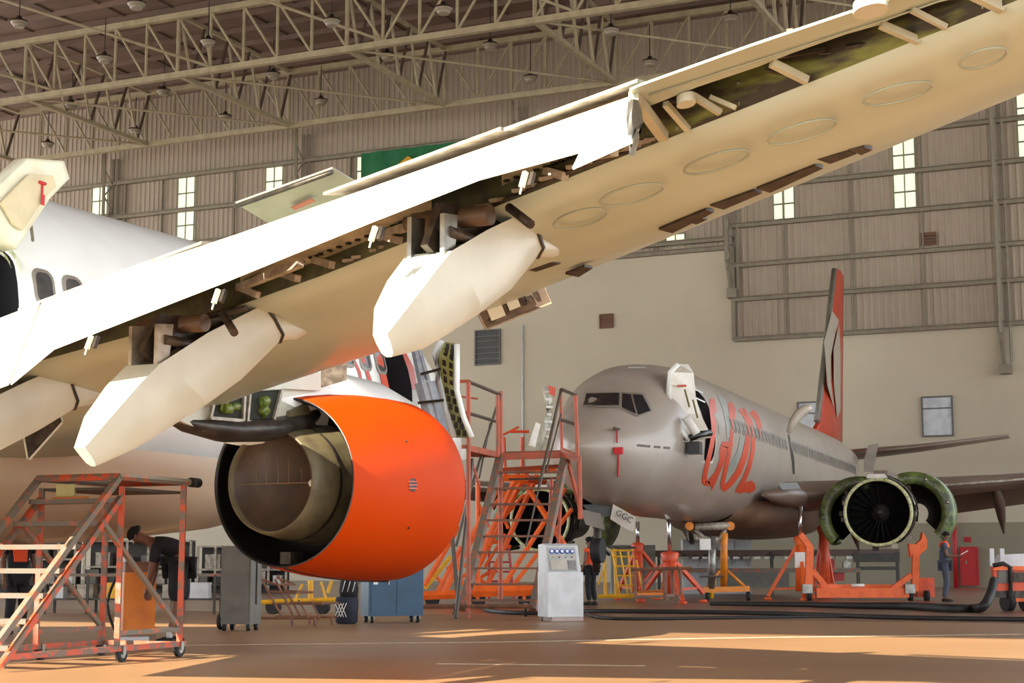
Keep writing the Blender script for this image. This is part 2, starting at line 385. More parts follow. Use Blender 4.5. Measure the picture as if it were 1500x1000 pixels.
# main trusses
ZB, ZT = 24.62, 27.62
def truss(D, idx, s0=-65.0, s1=8.0):
    root = bpy.data.objects.new('roof_truss', None); COL.objects.link(root); struct(root); root.name = 'trim_%d' % idx
    for z in (ZB, ZT):
        m = MB(); m.bar(WP(s0, z, D), WP(s1, z, D), .17, 4); m.obj('chord', trussm, root)
    s = -27.15
    while s > s0: s -= 1.9
    s += 1.9; i = 0
    while s < s1:
        k = round((s + 27.15) / 1.9)
        m = MB(); m.bar(WP(s, ZB, D), WP(s, ZT, D), .075 if k % 5 else .1, 6); m.obj('post', trussm, root)
        m = MB()
        if s < -36: m.bar(WP(s, ZT - .1, D), WP(s + 1.9, ZB + .1, D), .065, 6)
        else: m.bar(WP(s, ZB + .1, D), WP(s + 1.9, ZT - .1, D), .065, 6)
        m.obj('diagonal', trussm, root); s += 1.9
    return root
truss(62.0, 31); truss(72.0, 32)
# cross trusses running towards the wall with light and dark web members
idx = 40
for k in range(-4, 4):
    s = -27.15 + 9.45 * k
    root = bpy.data.objects.new('trim_%d' % idx, None); COL.objects.link(root); struct(root); idx += 1
    for z, r in ((ZB, .13), (ZT, .1)):
        m = MB(); m.bar(WP(s, z, 62), WP(s, z, 72), r, 4); m.obj('chord', trussm, root)
    d = 62.0
    while d < 71.5:
        m = MB(); m.bar(WP(s - .0, ZT, d), WP(s, ZB, d + 1.0), .085, 6); m.obj('web_member', trussm, root)
        m = MB(); m.bar(WP(s, ZB, d + 1.0), WP(s, ZT, d + 2.0), .085, 6); m.obj('web_member', trussd, root)
        d += 2.0
    # bracing in the bottom and top planes
    m = MB()
    m.bar(WP(s - 9.45, ZT + .6, 50), WP(s + 1.9, ZB + .15, 62), .07, 6); m.bar(WP(s, ZB, 62), WP(s + 9.45, ZB, 72), .06, 6)
    m.obj('brace', trussm, root)
# high-bay lamps
lampd = M('lamp housing', (46, 36, 30), .5); lampr = M('lamp reflector', (150, 140, 124), .4)
LP = [(28, 32, 52), (200, 5, 50), (153, 84, 57), (305, 60, 60), (400, 108, 66), (240, 133, 67), (330, 170, 71), (105, 153, 65), (198, 190, 71), (70, 210, 70), (486, 30, 56), (470, 147, 71), (567, 80, 64), (650, 12, 55), (718, 65, 66), (777, 113, 71), (895, 43, 64), (952, 90, 71), (1070, 24, 68)]
def lamp_mesh():
    m1 = MB(); m1.lathe((0, 0, .55), (0, 0, -1), [(0, .02), (0, .1), (.12, .13), (.2, .36), (.27, .38)], 12)
    m1.bar((0, 0, .5), (0, 0, 2.2), .025, 6)
    m2 = MB(); m2.lathe((0, 0, .28), (0, 0, -1), [(0, .37), (.1, .3), (.1, .02)], 12); m2.bar((0, 0, .2), (0, 0, .05), .3, 12, .22)
    return m1.mesh('housing', lampd), m2.mesh('reflector', lampr)
h_, r_ = lamp_mesh()
ORD = ['leftmost', 'second', 'third', 'fourth', 'fifth', 'sixth', 'seventh', 'eighth', 'ninth', 'tenth', 'eleventh', 'twelfth', 'thirteenth', 'fourteenth', 'fifteenth', 'sixteenth', 'seventeenth', 'eighteenth', 'rightmost']
LP.sort()
for i, (x, y, D) in enumerate(LP):
    r = ray(x, y); p = CAM + r * (D / WN.dot(r)); p.z -= .3
    t = thing('hanging_lamp', ('dark bell-shaped high-bay lamp under the roof, ' + (ORD[i] if i in (0, 18) else ORD[i] + ' from the left') + ' of the nineteen roof lamps'), 'lamp', p, 'high-bay lamps under the roof')
    for nm, me in (('housing', h_), ('reflector', r_)):
        o = bpy.data.objects.new(nm, me); COL.objects.link(o); o.parent = t
    t.location.z = min(t.location.z, 26.6)

# ------------------------------------------------------------------ airliners
ST = [(0, 2.78, 2.72, .03), (.12, 2.98, 2.5, .26), (.35, 3.2, 2.28, .5), (.7, 3.45, 2.03, .78), (1.1, 3.7, 1.82, 1.0), (1.6, 3.96, 1.64, 1.22), (2.0, 4.16, 1.55, 1.36), (2.5, 4.54, 1.47, 1.5),
      (3.0, 4.84, 1.41, 1.6), (3.6, 5.0, 1.36, 1.7), (4.4, 5.12, 1.32, 1.79), (5.5, 5.24, 1.3, 1.86), (7, 5.35, 1.3, 1.88)]
STA = [(0, 5.35, 1.3, 1.88), (2.5, 5.35, 1.6, 1.84), (5, 5.34, 2.15, 1.7), (8, 5.25, 3.0, 1.35), (10.5, 5.1, 3.75, .9), (12.5, 4.95, 4.35, .45), (13.5, 4.85, 4.65, .15)]
class Fuse:
    def __init__(s, x0, xt):   # nose x, start of tail taper
        s.st = [(x0 + a[0],) + a[1:] for a in ST] + [(xt + a[0],) + a[1:] for a in STA]
    def sec(s, x):
        st = s.st
        if x <= st[0][0]: return st[0][1:]
        for i in range(len(st) - 1):
            if x <= st[i + 1][0]:
                t = (x - st[i][0]) / (st[i + 1][0] - st[i][0]); return tuple(st[i][k] * (1 - t) + st[i + 1][k] * t for k in (1, 2, 3))
        return st[-1][1:]
    def P(s, x, a, off=0):   # a: angle from top, positive to starboard
        t, b, h = s.sec(x); zc, hh = (t + b) / 2, (t - b) / 2
        return Vector((x, (h + off) * math.sin(a), zc + (hh + off) * math.cos(a)))
    def S(s, x, z, side=1, off=0):
        t, b, h = s.sec(x); zc, hh = (t + b) / 2, (t - b) / 2
        c = max(-1, min(1, (z - zc) / hh)); return s.P(x, side * math.acos(c), off)
    def ins(s, p):
        if p.x < s.st[0][0] or p.x > s.st[-1][0]: return False
        t, b, h = s.sec(p.x); return (p.y / h) ** 2 + ((p.z - (t + b) / 2) / ((t - b) / 2)) ** 2 < 1
    def hit(s, A, px, py, off=.012):
        o = A.l(CAM); r = A.ld(ray(px, py)); t = 12.0
        while t < 110 and not s.ins(o + r * t): t += .25
        if t >= 110: return None
        lo, hi = t - .25, t
        for _ in range(16):
            mid = (lo + hi) / 2
            if s.ins(o + r * mid): hi = mid
            else: lo = mid
        return o + r * (hi - off / .6)
    def loft(s, mats, name, parent, N=56, gore=None):
        m = MB(); xs = []
        st = s.st
        for i in range(len(st) - 1):
            k = max(1, int((st[i + 1][0] - st[i][0]) / 1.0))
            xs += [st[i][0] + (st[i + 1][0] - st[i][0]) * j / k for j in range(k)]
        xs.append(st[-1][0])
        m.loft([[s.P(x, 2 * math.pi * k / N) for k in range(N)] for x in xs]); return m.obj(name, mats, parent)
def cut(o, cutter, mats):
    """real openings: pocket cut into the closed shell, baked to mesh"""
    c = cutter.obj('opening', mats)
    for m_ in c.data.materials:
        if m_.name not in [q.name for q in o.data.materials]: o.data.materials.append(m_)
    par, mpi = o.parent, o.matrix_parent_inverse.copy(); o.parent = None
    md = o.modifiers.new('cut', 'BOOLEAN'); md.operation = 'DIFFERENCE'; md.object = c; md.solver = 'EXACT'
    try: md.material_mode = 'TRANSFER'
    except Exception: pass
    dg = bpy.context.evaluated_depsgraph_get(); dg.update()
    me = bpy.data.meshes.new_from_object(o.evaluated_get(dg)); o.modifiers.clear(); o.data = me
    me.name = o.name
    o.parent = par; o.matrix_parent_inverse = mpi
    bpy.data.objects.remove(c, do_unlink=True)
def rrect(w, h, r=.35, n=4):
    out = []
    rr = min(w, h) * r
    for cx, cy, a in ((w / 2 - rr, h / 2 - rr, 0), (-w / 2 + rr, h / 2 - rr, 1), (-w / 2 + rr, -h / 2 + rr, 2), (w / 2 - rr, -h / 2 + rr, 3)):
        for k in range(n + 1):
            t = (a + k / n) * math.pi / 2; out.append((cx + rr * math.cos(t), cy + rr * math.sin(t)))
    return out
def cabin_window(F, x, z, side, par, w=.27, h=.37):
    m = MB(); o = rrect(w + .1, h + .1); q = rrect(w, h)
    A = [F.S(x + a, z + c, side, .012) for a, c in o]; B = [F.S(x + a, z + c, side, .02) for a, c in q]
    n = len(o); m.add(A + B, [(i, (i + 1) % n, n + (i + 1) % n, n + i) for i in range(n)])
    fr = m.obj('cabin_window', framew, par)
    m = MB(); m.add([F.S(x + a, z + c, side, .014) for a, c in q], [tuple(range(n))]); m.obj('pane', paneg, fr)
def ribbon(A, F, pts, mat_, par, name, off=.014):
    """pts: list of (x,y,w) in photo pixels giving where the painted stroke lies on the fuselage"""
    L = []; R = []; den = []
    for i in range(len(pts) - 1):
        k = 5
        for j in range(k):
            t = j / k; den.append(tuple(pts[i][c] * (1 - t) + pts[i + 1][c] * t for c in range(3)))
    den.append(pts[-1])
    for i, p in enumerate(den):
        a = den[max(0, i - 1)]; c = den[min(len(den) - 1, i + 1)]
        dx, dy = c[0] - a[0], c[1] - a[1]; l = math.hypot(dx, dy) or 1
        nx, ny = -dy / l * p[2] / 2, dx / l * p[2] / 2
        h1 = F.hit(A, p[0] + nx, p[1] + ny, off); h2 = F.hit(A, p[0] - nx, p[1] - ny, off)
        if h1 and h2: L.append(h1); R.append(h2)
    n = len(L)
    if n < 2: return
    m = MB(); m.add(L + R, [(i, i + 1, n + i + 1, n + i) for i in range(n - 1)], 0, True)
    return m.obj(name, mat_, par, fix=False)
def LE(y): return 15.6 + (y - 4.83) * math.tan(math.radians(27.6)) if y > 4.9 else 15.6 - (4.9 - y) * .62
def TEx(y): return 20.7 + (y - 5.8) * math.tan(math.radians(14.6)) if y > 5.8 else 20.85
def wl(y): return 1.75 + (y - 1.88) * .115
def airfoil(y, side=1):
    c = TEx(y) - LE(y); t = (.13 if y < 6 else .115) * c; out = []
    for u, v in ((1, .02), (.8, .24), (.6, .46), (.4, .62), (.2, .62), (.08, .45), (.02, .25), (0, .08), (.02, -.1), (.08, -.22), (.25, -.34), (.45, -.34), (.7, -.2), (.88, -.06)):
        out.append(Vector((LE(y) + c * u, side * y, wl(y) + .34 * t + v * t)))
    return out
def engine_nacelle(): pass

# ---- the near airliner
F1 = Fuse(2.9, 22.5)
C1 = thing('airliner', 'near white airliner with a big orange engine cowl, its wing reaching overhead', 'airplane', A1.O)
C1.rotation_euler = (0, 0, A1.rz); LOCALS.add(C1.name)
fus = F1.loft(white, 'fuselage', C1)
darkin = M('dark cabin interior', (40, 38, 44), .8)
# overwing exit opening (left edge of the photo) and forward service door opening
def doorcut(F, x0, x1, z0, z1, side, o, r=.25, depth=.5):
    m = MB(); q = rrect(x1 - x0, z1 - z0, r); cx, cz = (x0 + x1) / 2, (z0 + z1) / 2
    y0 = side * 1.2; y1 = side * 2.4
    n = len(q); vs = [(cx + a, y0, cz + c) for a, c in q] + [(cx + a, y1, cz + c) for a, c in q]
    m.add(vs, [tuple(range(n)), tuple(range(n, 2 * n))[::-1]] + [(i, (i + 1) % n, n + (i + 1) % n, n + i) for i in range(n)])
    cut(o, m, darkin)
doorcut(F1, 16.15, 16.75, 3.0, 4.15, 1, fus, .3)
doorcut(F1, 7.05, 7.95, 2.6, 4.4, 1, fus, .3)
# green edged frame of the exit
m = MB(); q = rrect(.66, 1.2, .3, 5); n = len(q)
A = [F1.S(16.45 + a * 1.12, 3.57 + c * 1.06, 1, .03) for a, c in q]; B_ = [F1.S(16.45 + a * .92, 3.57 + c * .95, 1, -.06) for a, c in q]
m.add(A + B_, [(i, (i + 1) % n, n + (i + 1) % n, n + i) for i in range(n)]); m.obj('exit_frame', M('exit frame primer', (214, 214, 196), .5, c2=(132, 142, 60), ns=6, lo=.45, hi=.6), C1)
xs_w = [15.72 - .508 * k for k in range(16)]
for x in xs_w: cabin_window(F1, x, 3.78, 1, C1)
# open overwing exit hatch, hinged up: curved panel with thickness
hw = M('hatch liner', (226, 222, 200), .5, c2=(214, 206, 178), ns=3)
P0 = [A1.y(x, y, 2.35) for x, y in ((22, 365), (0, 352), (-30, 300), (0, 268), (38, 232), (92, 236), (100, 262), (72, 290))]
m = MB()
def hatch(m, off, k):
    c = sum((p for p in P0), Vector()) / len(P0)
    return [c + (p - c) * k + Vector((0, off, 0)) for p in P0]
r0, r1, r2, r3 = hatch(m, 0, .9), hatch(m, .02, 1.0), hatch(m, -.18, 1.02), hatch(m, -.22, .96)
m.loft([r0, r1, r2, r3], True, True); ht = m.obj('overwing_exit_hatch', hw, C1)
m = MB(); c = sum((p for p in P0), Vector()) / len(P0)
m.slab([c + (p - c) * .62 + Vector((0, .03, -.02)) for p in P0], .03, (0, 1, 0)); m.obj('liner_recess', M('hatch recess', (206, 190, 154), .5), ht)
p = A1.y(62, 268, 2.42)
m = MB(); m.bar(p + Vector((-.05, 0, 0)), p + Vector((.05, 0, 0)), .02); m.bar(p, p + Vector((0, .01, -.22)), .012); m.box(p + Vector((0, .02, -.2)), (.05, .01, .12)); m.obj('streamer', tagred, ht)
m = MB(); m.bar(A1.y(42, 300, 2.3), A1.y(48, 352, 1.95), .02); m.obj('hinge_arm', alum, ht)
# belly fairing
m = MB(); rings = []
for x, w_, d in ((9.6, 1.2, .05), (11, 1.75, .3), (13.0, 1.95, .48), (15.5, 2.05, .56), (18, 2.15, .58), (20.5, 2.05, .5), (22.5, 1.7, .3), (23.8, 1.2, .05)):
    ring = []
    for k in range(17):
        a = math.pi * (k / 16 - .5); ring.append(Vector((x, w_ * math.sin(a) , 1.95 - (.65 + d) * abs(math.cos(a)) ** .6)))
    rings.append(ring)
m.loft(rings, False, False); m.obj('belly_fairing', bellyp, C1)
m = MB(); pts = [A1.hit(x, y, (0, 0, 1), 1.6) for x, y in ((-40, 684), (60, 690), (140, 690), (215, 682))]
# orange livery on the forward fuselage
for k, pts in enumerate([[(530, 520, 4), (543, 560, 6), (552, 620, 7), (556, 690, 7)], [(548, 503, 5), (556, 525, 9), (566, 570, 9), (571, 620, 8), (570, 690, 8)], [(590, 512, 5), (602, 540, 9), (608, 570, 8)], [(516, 520, 3), (527, 545, 4), (533, 575, 3)]]):
    ribbon(A1, F1, pts, orangel, C1, 'livery_stripe')
ribbon(A1, F1, [(500, 708, 3), (560, 707, 4), (640, 706, 3)], orangel, C1, 'livery_stripe')
# open forward door: curved green ribbed inside, white outer skin
dl = [(650, 500), (642, 520), (646, 560), (655, 600), (668, 640)]; dr = [(668, 503), (668, 530), (668, 570), (678, 610), (690, 640)]
Yd = 26.6
def wl1(p): return A1.l(p)
m = MB(); Lp = [wl1(at(x, y, Yd)) for x, y in dl]; Rp = [wl1(at(x, y, Yd - .35)) for x, y in dr]
off = A1.ld(Vector((-.02, .3, 0)))
n = len(Lp); rings = [[Lp[i], Rp[i], Rp[i] + off * .45, Lp[i] + off * .45] for i in range(n)]
m.loft(rings, True, True, 0, False); dgo = m.obj('forward_door', M('door green primer', (140, 138, 70), .5, c2=(172, 166, 100), ns=5), C1, 'open door with green ribbed inside')
m = MB()
for i in range(n - 1):
    for t in (.1, .4, .7):
        a = Lp[i].lerp(Lp[i + 1], t); c = Rp[i].lerp(Rp[i + 1], t)
        for u in (.22, .6): e = a.lerp(c, u); g_ = a.lerp(c, u + .2); dn = -off.normalized() * .01; m.slab([e + dn, g_ + dn, g_ + dn + Vector((0, 0, -.1)), e + dn + Vector((0, 0, -.1))], .012)
m.obj('lightening_holes', darkm, dgo)['kind'] = 'stuff'
m = MB(); m.path([p - (Rp[i] - p).normalized() * .05 for i, p in enumerate(Lp)], .09, 6); m.path([p + (p - Lp[i]).normalized() * .03 + off * .2 for i, p in enumerate(Rp)], .05, 6); m.obj('door_edge', white, dgo)
# door frame edge and liner between the livery and the door
m = MB()
for (x0, y0), (x1, y1), r in (((607, 510), (634, 640), .07), ((612, 508), (640, 600), .05), ((618, 560), (640, 640), .14), ((628, 560), (652, 650), .12)): m.bar(wl1(at(x0, y0, 26.2)), wl1(at(x1, y1, 26.2)), r, 6)
m.obj('door_surround', M('door surround grey', (150, 152, 156), .45, c2=(90, 96, 112), ns=3), C1)
m = MB(); m.bar(wl1(at(616, 548, 26)), wl1(at(646, 540, 26)), .025, 6); m.obj('door_hinge_arm', darkm, C1); m = MB(); m.bar(wl1(at(612, 590, 26)), wl1(at(650, 586, 26)), .025, 6); m.obj('door_hinge_arm', darkm, C1)

# tail of the near airliner (beyond the left of the frame; it shades the floor)
m = MB(); m.loft([[Vector((x0 + (x1 - x0) * u, t_ * v, z)) for u, v in ((0, 0), (.06, .5), (.25, 1), (.6, .8), (1, .05), (1, -.05), (.6, -.8), (.25, -1), (.06, -.5))] for x0, x1, z, t_ in ((26, 34.4, 5.0, .3), (28.3, 34.7, 5.9, .28), (29.3, 35, 7.2, .24), (31.6, 35.7, 10.2, .17), (33.8, 36.4, 13, .1))]); m.obj('fin', redl, C1)
for sd_ in (-1, 1):
    m = MB(); m.loft([[Vector((x0 + (x1 - x0) * u, sd_ * y, z + t_ * v)) for u, v in ((0, 0), (.06, .5), (.25, 1), (.6, .8), (1, .05), (1, -.05), (.6, -.8), (.25, -1), (.06, -.5))] for x0, x1, y, z, t_ in ((30.8, 34.8, .4, 4.75, .22), (32.6, 35.4, 3.5, 5.1, .15), (34.4, 36.0, 7.1, 5.6, .08))]); m.obj('tailplane', [white], C1)
m = MB(); m.loft([airfoil(y, -1) for y in (.8, 1.9, 3.2, 4.6, 4.9, 5.8, 8, 11, 14, 16.4, 17.1)]); m.obj('wing_box', [wingw], C1)
# ---- starboard wing of the near airliner
def V1(px, py, dz=0): return A1.wing(px, py, dz)
skinTE = [(-60, 560), (75, 515), (130, 500), (240, 455), (380, 440), (500, 392), (600, 355), (750, 290), (850, 245), (940, 215), (1010, 190), (1100, 155), (1200, 115), (1340, 60), (1500, -5)]
def xTEs(y): return 20.18 + (y - 8.27) * (.355 if y > 8.27 else .12)
ys = [1.6, 2.5, 3.4, 4.2, 4.83, 5.6, 6.4, 7.2, 8.0, 9.0, 10.0, 11.0, 12.0, 13.0, 14.0, 15.0, 16.0, 17.1]
def LE1(y): return LE(y) + .12 + max(0, 8 - y) * .16 if y > 4.9 else 16.2 - (4.9 - y) * .5
def low(y, u):   # lower skin between LE (u=0) and rear spar (u=1)
    z = wl(y) + (.15 if u == 0 else 0) + .10 * (1 - u) ** 3 - .10 * math.sin(math.pi * u)
    return Vector((LE1(y) + (xTEs(y) - LE1(y)) * u, y, z))
rings = []
for y in ys:
    lowr = [low(y, u) for u in (1, .85, .7, .5, .3, .15, .07, .02)]
    zt = wl(y); c = xTEs(y) - LE1(y)
    upr = [Vector((LE1(y) + c * u, y, wl(y) + zz * (.62 if y > 9 else 1 - (y - 1.6) * .05))) for u, zz in ((0, .27), (.05, .36), (.2, .5), (.5, .55), (.8, .48), (1, .4))]
    rings.append(lowr + upr)
m = MB(); m.loft(rings); wg = m.obj('wing_box', [wingw], C1)
for p_ in wg.data.polygons: pass
wgm = wg.data; wgm.materials.append(greend); wgm.materials.append(M('bay spar primer', (102, 106, 48), .6, c2=(42, 36, 24), ns=2.2, lo=.40, hi=.52, stretch=(1, .7, 3)))
for p_ in wgm.polygons:      # the rear spar web is primed, not painted
    if p_.normal.x > .9: p_.material_index = 2 if p_.center.y > 12.0 else 1
# orange leading edge line and slat gap openings
m = MB(); m.path([low(y, 0) + Vector((-.0, 0, .02)) for y in (10.0, 12, 13, 14, 15, 16)], .045, 6); m.obj('leading_edge_strip', orangel, C1)
for (a, c) in [((775, 392), (815, 381)), ((838, 400), (862, 388)), ((975, 335), (1040, 305)), ((1050, 300), (1110, 277)), ((1118, 275), (1200, 240)), ((1206, 232), (1248, 219)), ((1252, 219), (1272, 213)), ((1010, 322), (1030, 316))]:
    p, q = V1(*a, -.06), V1(*c, -.06); d = (q - p).normalized(); e = Vector((.075, -.02, .0))
    m = MB(); m.slab([p - e, q - e * .6, q + e * .6, p + e], .02, (0, 0, -1)); m.obj('slat_opening', darkm, wg)
# access panel ellipses on the wing underside (real raised rims)
pl = M('panel outline', (150, 154, 134), .5)
for cx, cy, rx, tilt in ((1315, 137, 52, -14), (1175, 193, 52, -16), (1050, 237, 50, -16), (925, 285, 48, -14), (1440, 85, 36, -16), (850, 320, 40, -14)):
    m = MB(); pts = []
    for k in range(28):
        t = 2 * math.pi * k / 28; u, v = rx * math.cos(t), 12 * math.sin(t); an = math.radians(tilt)
        pts.append(V1(cx + u * math.cos(an) - v * math.sin(an), cy + u * math.sin(an) + v * math.cos(an), -.105))
    m.path(pts + pts[:2], .008, 5); m.obj('tank_panel_rim', pl, wg)
m = MB()
for l in ([(960, 262), (1200, 195), (1400, 140)], [(860, 322), (900, 290), (1400, 60)]): m.path([V1(x, y, -.09) for x, y in l], .006, 4)
# upper trailing skin / spoilers over the flap
m = MB()
spo = []
ysp = [1.9, 5.6, 6.4, 8.6]
def sp(y0, y1, x0, x1, dz0=.45, dz1=.3, th=.02):
    m = MB(); P = [Vector((x0 + (y0 - 6.2) * .24, y0, wl(y0) + dz0)), Vector((x0 + (y1 - 6.2) * .24, y1, wl(y1) + dz0 * .82)), Vector((x1 + (y1 - 6.2) * .22, y1, wl(y1) + dz1)), Vector((x1 + (y0 - 6.2) * .22, y0, wl(y0) + dz1))]
    m.slab(P, th, (0, 0, 1)); return m
for (y0, y1, x1, dz) in ((1.9, 6.4, 20.7, .17), (6.42, 8.55, 20.72, .185), (9.75, 11.2, 20.75, .2), (11.22, 12.15, 20.74, .19), (8.57, 9.73, 20.5, .15)):
    m = sp(y0, y1, 19.8, x1, .38, dz, .02); m.obj('spoiler', [alum], C1)
# raised spoiler
rs = [A1.l(at(*p)) for p in ((345, 298, 12.6), (487, 247, 11.9), (540, 278, 12.4), (405, 334, 13.1))]
m = MB(); m.slab(rs, .015); o = m.obj('raised_spoiler', [M('raised spoiler underside', (142, 136, 120), .45, c2=(124, 116, 100), ns=2)], C1)
q = [rs[0].lerp(rs[2], t) for t in (.45, .55)]
e1 = (rs[1] - rs[0]).normalized(); e2 = (rs[3] - rs[0]).normalized(); cc = sum(rs, Vector()) / 4
m = MB(); nn = e1.cross(e2)
if nn.dot(A1.l(CAM) - cc) < 0: nn = -nn
m.slab([cc + e1 * a + e2 * c + nn * .045 for a, c in ((-.13, .0), (.13, -.03), (.13, .03), (-.13, .06))], .005, nn); m.obj('red_mark', M('red stencil', (160, 84, 62), .5), o)
m = MB(); m.path([rs[0] + nn * .03, rs[1] + nn * .03], .02, 5); m.obj('seal', darkm, o)
# flap, drooped: upper surface towards the camera
def flap_pts(up, lowp, dzu=.15, ang=27):
    U = [V1(x, y, dzu) for x, y in up]; e = (U[-1] - U[0]).normalized(); h = Vector((e.y, -e.x, 0)).normalized()
    a = math.radians(ang); dn = Vector((h.x * math.cos(a), h.y * math.cos(a), -math.sin(a))); nr = e.cross(dn)
    if nr.z < 0: nr = -nr
    L = [A1.hit(x, y, nr, nr.dot(U[0])) for x, y in lowp]
    return U, L, nr, e, dn
def flap(up, lowp, name, par, ang=46, dzu=.15):
    U, L, nr, e, dn = flap_pts(up, lowp, dzu, ang)
    top = U + L[::-1]; m = MB(); n = len(top)
    # body: blunt nose under the top edge, thin trailing edge
    nu, nl = len(U), len(L)
    bot = [p - nr * .13 + dn * .02 for p in U] + [p - nr * .012 for p in L[::-1]]
    m.add(top + bot, [tuple(range(n)), tuple(range(n, 2 * n))[::-1]] + [(i, (i + 1) % n, n + (i + 1) % n, n + i) for i in range(n)])
    nose = [[p - dn * .1 - nr * .06] for p in U]
    for i in range(nu - 1): m.add([U[i], U[i + 1], U[i + 1] - dn * .12 - nr * .07, U[i] - dn * .12 - nr * .07, bot[i + 1], bot[i]], [(0, 1, 2, 3), (3, 2, 4, 5)])
    return m.obj(name, [flapw], par), U, L, nr, e, dn
fo, U, L, NR, EE, DN = flap([(62, 441), (200, 392), (350, 342), (500, 300), (700, 225), (920, 142)], [(15, 562), (78, 510), (200, 462), (320, 415), (540, 325), (700, 262), (850, 221), (838, 246), (925, 207)], 'outboard_flap', C1)
fi, *_ = flap([(-260, 560), (0, 466), (58, 443)], [(-300, 690), (0, 566), (11, 562)], 'inboard_flap', C1)
# curved outboard end cap of the flap, dented sheet
m = MB(); pc = [(920, 145), (917, 170), (920, 200), (922, 228), (928, 205), (934, 180), (932, 160), (926, 146)]
P = [A1.hit(x, y, NR, NR.dot(U[0])) for x, y in pc]; Q = [A1.y(x + 8, y, 12.25) for x, y in pc]
m.add(P + Q, [(i, (i + 1) % 8, 8 + (i + 1) % 8, 8 + i) for i in range(8)], 0, True); m.add(Q, [tuple(range(8))]); m.obj('flap_end_cap', steel, fo)
# hanging links under the flap
for x, y in ((316, 440), (546, 348), (766, 268), (130, 508)):
    a = A1.hit(x + 4, y - 16, NR, NR.dot(U[0]) + .02); c = a + Vector((.03, -.01, -.09))
    m = MB(); m.bar(a, c, .015, 4); m.bar(c, c + Vector((.01, -.005, -.04)), .006, 6); m.obj('seal_link', canoew, fo)
    m = MB(); m.bar(a + Vector((-.03, .03, 0)), c + Vector((-.03, .035, .01)), .015, 4); m.obj('link_bracket', darkm, fo)
# cove strip with holes and cove ribs
def strip(pxs, h0, h1, dz, name, mat_, par, th=.02):
    m = MB(); A = [V1(x, y + h0, dz) for x, y in pxs]; B = [V1(x, y + h1, dz) for x, y in pxs]
    for i in range(len(A) - 1): m.slab([A[i], A[i + 1], B[i + 1], B[i]], th, (0, 0, 1))
    return m.obj(name, mat_, par)
cl1 = [(352, 412), (440, 378), (540, 340), (632, 303)]; cl2 = [(735, 262), (800, 238), (850, 220)]
covem = M('cove strip primer', (148, 142, 124), .5, c2=(112, 108, 88), ns=7)
for cl, n in ((cl1, 22), (cl2, 9)):
    st = strip(cl, -12, 14, .12, 'cove_strip', covem, C1)
    m = MB()
    for k in range(n):
        t = (k + .5) / n; i = min(len(cl) - 2, int(t * (len(cl) - 1))); u = t * (len(cl) - 1) - i
        x = cl[i][0] * (1 - u) + cl[i + 1][0] * u; y = cl[i][1] * (1 - u) + cl[i + 1][1] * u + 5
        p = V1(x, y, .115); m.slab([p + Vector((.022 * math.cos(a), .022 * math.sin(a), 0)) for a in [j * math.pi / 4 for j in range(8)]], .008, (0, 0, -1))
    m.obj('rivet_holes', blackp, st)['kind'] = 'stuff'
for (a, c) in (((350, 420), (378, 432)), ((412, 400), (436, 408)), ((460, 380), (486, 388)), ((560, 345), (585, 352)), ((800, 250), (828, 258)), ((350, 421), (440, 386)), ((560, 344), (640, 318)), ((880, 228), (900, 222))):
    m = MB(); m.bar(V1(*a, .1), V1(*c, .0), .03, 4); m.obj('cove_rib', alum, C1)
m = MB(); TE_ = [(380, 440), (500, 392), (600, 355), (750, 290), (850, 247), (940, 217), (1010, 192), (1200, 117), (1340, 62), (1500, -3)]
m.path([V1(x, y - 2, .02) for x, y in TE_], .018, 5); m.obj('skin_edge_seal', darkm, C1)
m = MB()
for k in range(60):
    t = k / 60 * (len(TE_) - 2) + 1; i = int(t); u = t - i
    x = TE_[i][0] * (1 - u) + TE_[i + 1][0] * u; y = TE_[i][1] * (1 - u) + TE_[i + 1][1] * u - 6
    if k % 3: p = V1(x, y, .03); m.box(p, (.03, .12, .02))
m.obj('edge_clips', alum, C1)['kind'] = 'stuff'
# aileron and fixed trailing panel beyond the flap, with open green bays
out = [(922, 133), (935, 127), (1100, 68), (1350, -16), (1600, -100), (1600, -60), (1500, -25), (1330, 14), (1290, 36), (1240, 50), (1160, 78), (1110, 98), (1020, 128), (960, 152), (945, 158)]
m = MB(); m.slab([V1(x, y, .10) for x, y in out], .014, (0, 0, 1)); o = m.obj('aileron', [wingw], C1)
m = MB(); m.path([V1(x, y, .09) for x, y in ((950, 140), (1100, 92), (1300, 28), (1420, -14))], .006, 4); m.obj('aileron_seam', pl, o)
for cx, cy, rx in ((1275, 2, 26), (1005, 140, 14)):
    m = MB(); pts = [V1(cx + rx * math.cos(t * math.pi / 12), cy + rx * .42 * math.sin(t * math.pi / 12) - rx * .2 * math.cos(t * math.pi / 12), .095) for t in range(24)]
    m.slab(pts, .05, (0, 0, -1)); m.obj('round_cover', canoew, o)
m = MB(); bay = [(925, 150), (1350, -5), (1600, -90), (1600, -10), (1010, 195), (945, 222)]
m.slab([V1(x, y, .3) for x, y in bay], .03, (0, 0, 1)); m.obj('upper_skin_inside', M('bay skin primer', (120, 122, 66), .6, c2=(44, 40, 26), ns=3, lo=.4, hi=.6), C1)
for pts in ([(1040, 136), (1100, 114), (1128, 104), (1130, 112), (1046, 146)], [(1172, 80), (1240, 56), (1292, 38), (1300, 52), (1250, 74), (1186, 92)], [(1360, 8), (1430, -18), (1500, -40), (1500, -22), (1380, 18)]):
    m = MB(); m.slab([V1(x, y, .18) for x, y in pts], .02, (0, 0, 1)); m.obj('bay_panel', M('yellow green primer', (226, 236, 96), .55, c2=(170, 180, 66), ns=4), C1)
ribm = M('hinge rib cream', (170, 166, 142), .5, c2=(148, 142, 118), ns=5)
